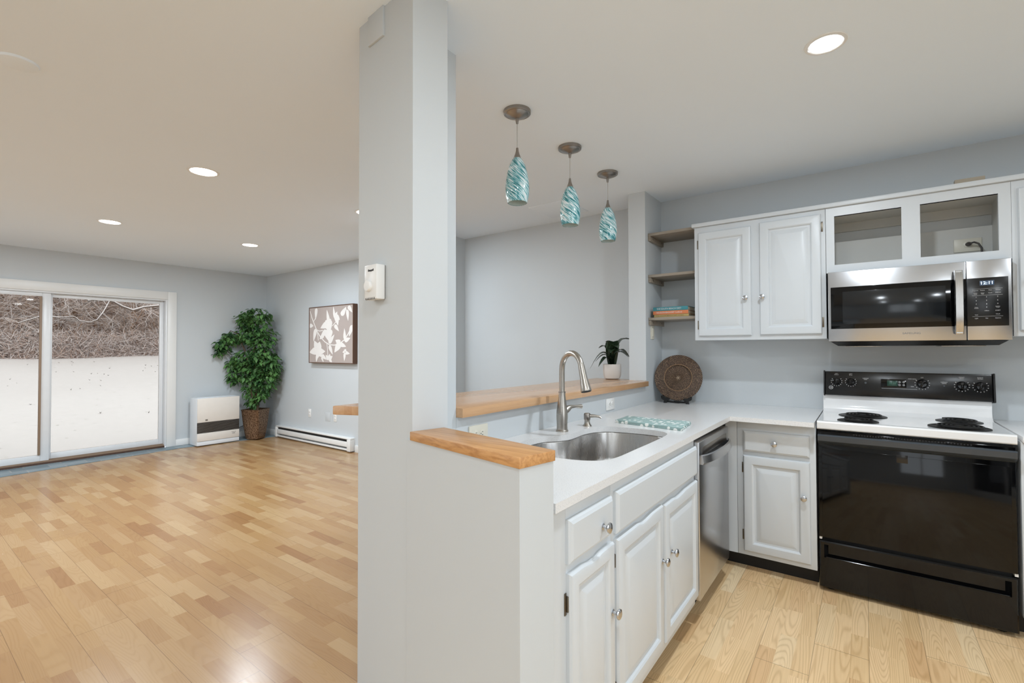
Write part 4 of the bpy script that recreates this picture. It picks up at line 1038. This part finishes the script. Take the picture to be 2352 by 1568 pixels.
blobs = [(.02, 1.80, .20, .15, .14), (-.18, 1.78, .11, .12, .10), (-.12, 1.55, .14, .16, .12), (.08, 1.50, .20, .20, .14), (-.36, 1.50, .20, .09, .10), (-.58, 1.38, .13, .10, .09), (-.66, 1.27, .06, .05, .05), (.10, 1.15, .22, .22, .16),
         (-.12, 1.18, .20, .16, .14), (-.30, 1.10, .13, .10, .10), (.14, .88, .18, .18, .13), (-.04, .95, .18, .16, .13), (-.30, .92, .11, .10, .08), (-.10, .72, .09, .10, .08), (.10, .66, .10, .12, .08), (-.04, .55, .08, .10, .07), (.26, 1.05, .08, .18, .09)]
vl, fl = [], []
def leaf(c, d, L, w):
    d = d.normalized(); s_ = d.cross(Vector((random.uniform(-.4, .4), random.uniform(-.4, .4), 1))).normalized(); nn = s_.cross(d)
    prof = [(0, 0), (.25, .8), (.5, 1.0), (.75, .62), (1, 0)]; i0 = len(vl)
    for t, ww in prof:
        m = c + d*L*t - Vector((0, 0, 1))*L*.18*t*t
        vl.append(tuple(m - s_*w*ww + nn*w*ww*.35)); vl.append(tuple(m)); vl.append(tuple(m + s_*w*ww + nn*w*ww*.35))
    for k in range(4):
        a = i0+3*k; fl.append((a, a+1, a+4, a+3)); fl.append((a+1, a+2, a+5, a+4))
for (u, v, a, b, c_) in blobs:
    nl = int(1500*a*b/.04*.17)+10
    for i in range(nl):
        while True:
            p = Vector((random.uniform(-1, 1), random.uniform(-1, 1), random.uniform(-1, 1)))
            if p.length < 1: break
        q = fp(u+p.x*a, v+p.z*b, p.y*c_)
        q.x = max(q.x, -7.52); q.y = min(q.y, 3.66)
        d = Vector((random.uniform(-1, 1), random.uniform(-1, 1), random.uniform(-1.0, .1))) + (RL*p.x + FL*p.y)*.8
        leaf(q, d, random.uniform(.06, .10), random.uniform(.016, .026))
vl = [(max(x, -7.592), min(y, 3.733), z) for x, y, z in vl]
rawobj('foliage', vl, fl, M['leaf'], fi, tuple(fi.location))
# painting
pt = thing('floral_painting', (-5.75, 3.72, 1.52), 'square taupe canvas with white painted flowers in a brown frame on the far wall', 'painting')
XA, XZ, ZA, ZZ, YF_ = -6.262, -5.238, 1.132, 1.905, 3.674
mb = MB()
for q in ((XA, XZ, ZA, ZA+.010), (XA, XZ, ZZ-.010, ZZ), (XA, XA+.010, ZA+.010, ZZ-.010), (XZ-.010, XZ, ZA+.010, ZZ-.010)): mb.box(q[0], q[1], YF_, 3.738, q[2], q[3])
build('frame', mb, M['artframe'], pt)
cv = build('canvas', B(XA+.010, XZ-.010, YF_+.004, 3.736, ZA+.010, ZZ-.010), M['canvas'], pt)
pm = MB(); PW, PH = XZ-XA, ZZ-ZA
def pxy(u, v): return (XA+.01+(PW-.02)*u, ZZ-.01-(PH-.02)*v)
def clampp(u, v): return (min(.992, max(.008, u)), min(.992, max(.008, v)))
lay = [0]
def petal(u0, v0, u1, v1, w, pw=.55):
    n = 10; L = sqrt((u1-u0)**2+(v1-v0)**2); nx, ny = -(v1-v0)/L, (u1-u0)/L; pa, pb = [], []
    for i in range(n+1):
        t = i/n; ww = w*(sin(pi*t**pw)**.9) if 0 < t < 1 else 0
        pa.append(clampp(u0+(u1-u0)*t+nx*ww, v0+(v1-v0)*t+ny*ww)); pb.append(clampp(u0+(u1-u0)*t-nx*ww, v0+(v1-v0)*t-ny*ww))
    lay[0] += 1; y = YF_+.0035-.00002*lay[0]
    for i in range(n):
        q = [pa[i], pa[i+1], pb[i+1], pb[i]]; vs = []
        for (u, v) in q:
            X_, Z_ = pxy(u, v); vs.append(pm.bm.verts.new((X_, y, Z_)))
        pm.bm.faces.new(vs)
def stem(pts, w=.007):
    for (a, b), (c, d) in zip(pts[:-1], pts[1:]):
        L = sqrt((c-a)**2+(d-b)**2) or 1; nx, ny = -(d-b)/L*w, (c-a)/L*w; lay[0] += 1; y = YF_+.0035-.00002*lay[0]; vs = []
        for (u, v) in ((a+nx, b+ny), (c+nx, d+ny), (c-nx, d-ny), (a-nx, b-ny)):
            u, v = clampp(u, v); X_, Z_ = pxy(u, v); vs.append(pm.bm.verts.new((X_, y, Z_)))
        pm.bm.faces.new(vs)
stem([(.01, .05), (.06, .18), (.12, .3), (.2, .45), (.28, .55), (.38, .63), (.48, .68), (.6, .69), (.72, .66), (.82, .6), (.9, .5), (.97, .38)], .009)
stem([(.16, .4), (.25, .43), (.33, .42)]); stem([(.42, .64), (.44, .75), (.45, .9)]); stem([(.55, .35), (.63, .28)]); stem([(.1, .25), (.16, .18), (.17, .1)]); stem([(.85, .05), (.88, .2)]); stem([(.2, .46), (.22, .6)])
for a in (((.17, 0), (.15, .22), .035), ((.0, .32), (.1, .33), .04), ((.16, .38), (.1, .62), .04), ((.47, .30), (.42, .05), .035), ((.45, .30), (.27, .38), .06), ((.43, .25), (.5, .45), .1), ((.45, .4), (.47, .62), .10), ((.42, .42), (.27, .55), .05), ((.52, .3), (.38, .25), .07), ((.35, .5), (.25, .58), .04),
          ((.6, .2), (.57, .0), .025), ((.62, .18), (.72, .25), .05), ((.63, .15), (.68, .35), .05), ((.6, .22), (.66, .1), .04), ((.6, .33), (.7, .45), .035), ((.75, .18), (.86, .03), .045), ((.88, .08), (.9, .28), .03), ((.9, .02), (.99, .14), .035), ((.99, .35), (.92, .55), .04),
          ((.83, .6), (.82, .4), .03), ((.82, .62), (.95, .57), .04), ((.72, .66), (.6, .82), .06), ((.73, .66), (.62, .6), .05), ((.72, .67), (.86, .72), .04), ((.58, .68), (.48, .64), .0), ((.47, .66), (.6, .5), .04), ((.48, .69), (.56, .86), .035),
          ((.2, .72), (.22, .92), .09), ((.2, .78), (.0, .82), .07), ((.2, .75), (.12, .6), .06), ((.22, .75), (.26, .62), .07), ((.22, .8), (.39, .8), .06), ((.2, .85), (.17, 1.0), .03), ((.24, .82), (.3, .9), .05), ((.3, .86), (.42, .95), .035), ((.3, .9), (.35, 1.0), .02), ((.47, .95), (.4, .86), .035), ((.47, .95), (.5, .84), .035), ((.47, .94), (.56, .88), .04), ((.48, .93), (.55, 1.0), .03),
          ((.83, .8), (.78, .82), .02), ((.83, .8), (.86, .76), .03), ((.84, .82), (.94, .84), .03), ((.83, .82), (.82, .97), .025)):
    if a[2] > 0: petal(*a[0], *a[1], a[2])
build('painted_flowers', pm, M['petal'], cv)
# baseboard heater
bh = thing('baseboard_heater', (-6.22, 3.70, 0), 'long white electric baseboard heater on the far wall below the painting', 'heater')
mb = MB(); xa, xz = -7.165, -5.285
prof = [(3.7385, .02), (3.7385, .182), (3.69, .182), (3.675, .176), (3.672, .170), (3.672, .145)]
build('back_panel', MB().box(xa, xz, 3.728, 3.7385, .015, .180, .001), M['plastic_w'], bh)
build('top_hood', MB().box(xa, xz, 3.674, 3.728, .160, .180, .004), M['plastic_w'], bh)
build('front_cover', MB().box(xa+.045, xz-.07, 3.668, 3.676, .066, .132, .003), M['plastic_w'], bh)
build('bottom_flange', MB().box(xa+.045, xz-.07, 3.676, 3.728, .016, .040, .003), M['plastic_w'], bh)
build('heating_element', B(xa+.05, xz-.07, 3.69, 3.727, .06, .15), M['slot'], bh)
for p, q in ((xa, xa+.045), (xz-.07, xz)): build('end_cap', MB().box(p, q, 3.666, 3.728, .012, .1595, .003), M['plastic_w'], bh)
def outlet_v(x, z, label, w=.07):
    o = thing('wall_outlet', (x, YB, z), label, 'outlet')
    build('plate', MB().box(x-w/2, x+w/2, YB-.006, YB-.0005, z-.057, z+.057, .002), M['plastic_w'], o)
    for s_ in (-1, 1):
        k = build('socket', MB().lathe([(.0165, 0), (.0165, .002), (.015, .003)], (x, YB-.006, z+s_*.0195), (0, -1, 0), 16), M['plastic_w'], o)
        build('slots', MB().box(x-.007, x-.005, YB-.0095, YB-.0088, z+s_*.0195-.004, z+s_*.0195+.004).box(x+.005, x+.007, YB-.0095, YB-.0088, z+s_*.0195-.004, z+s_*.0195+.004), M['slot'], k)
outlet_v(-6.335, .42, 'white wall outlet below the left part of the floral painting')
outlet_v(-5.715, .408, 'white wall outlet just below the end of the bar top, above the baseboard heater')
o = thing('blank_wall_plate', (-5.90, YB, .40), 'white blank wall plate left of the outlet near the bar top end', 'wall plate')
build('plate', MB().box(-5.95, -5.83, YB-.004, YB-.0005, .345, .46, .001), M['wall'], o)

# ------------------------------------------------------------------ behind the camera: what the black glass reflects
rd = bpy.data.objects.new('door_2', None); COL.objects.link(rd); rd.location = (-.5, YS, 0); rd['_o'] = (-.5, YS, 0); rd['kind'] = 'structure'
for o in [o for o in bpy.data.objects if '_o' in o]:
    del o['_o']
bpy.data.objects.remove(rd)
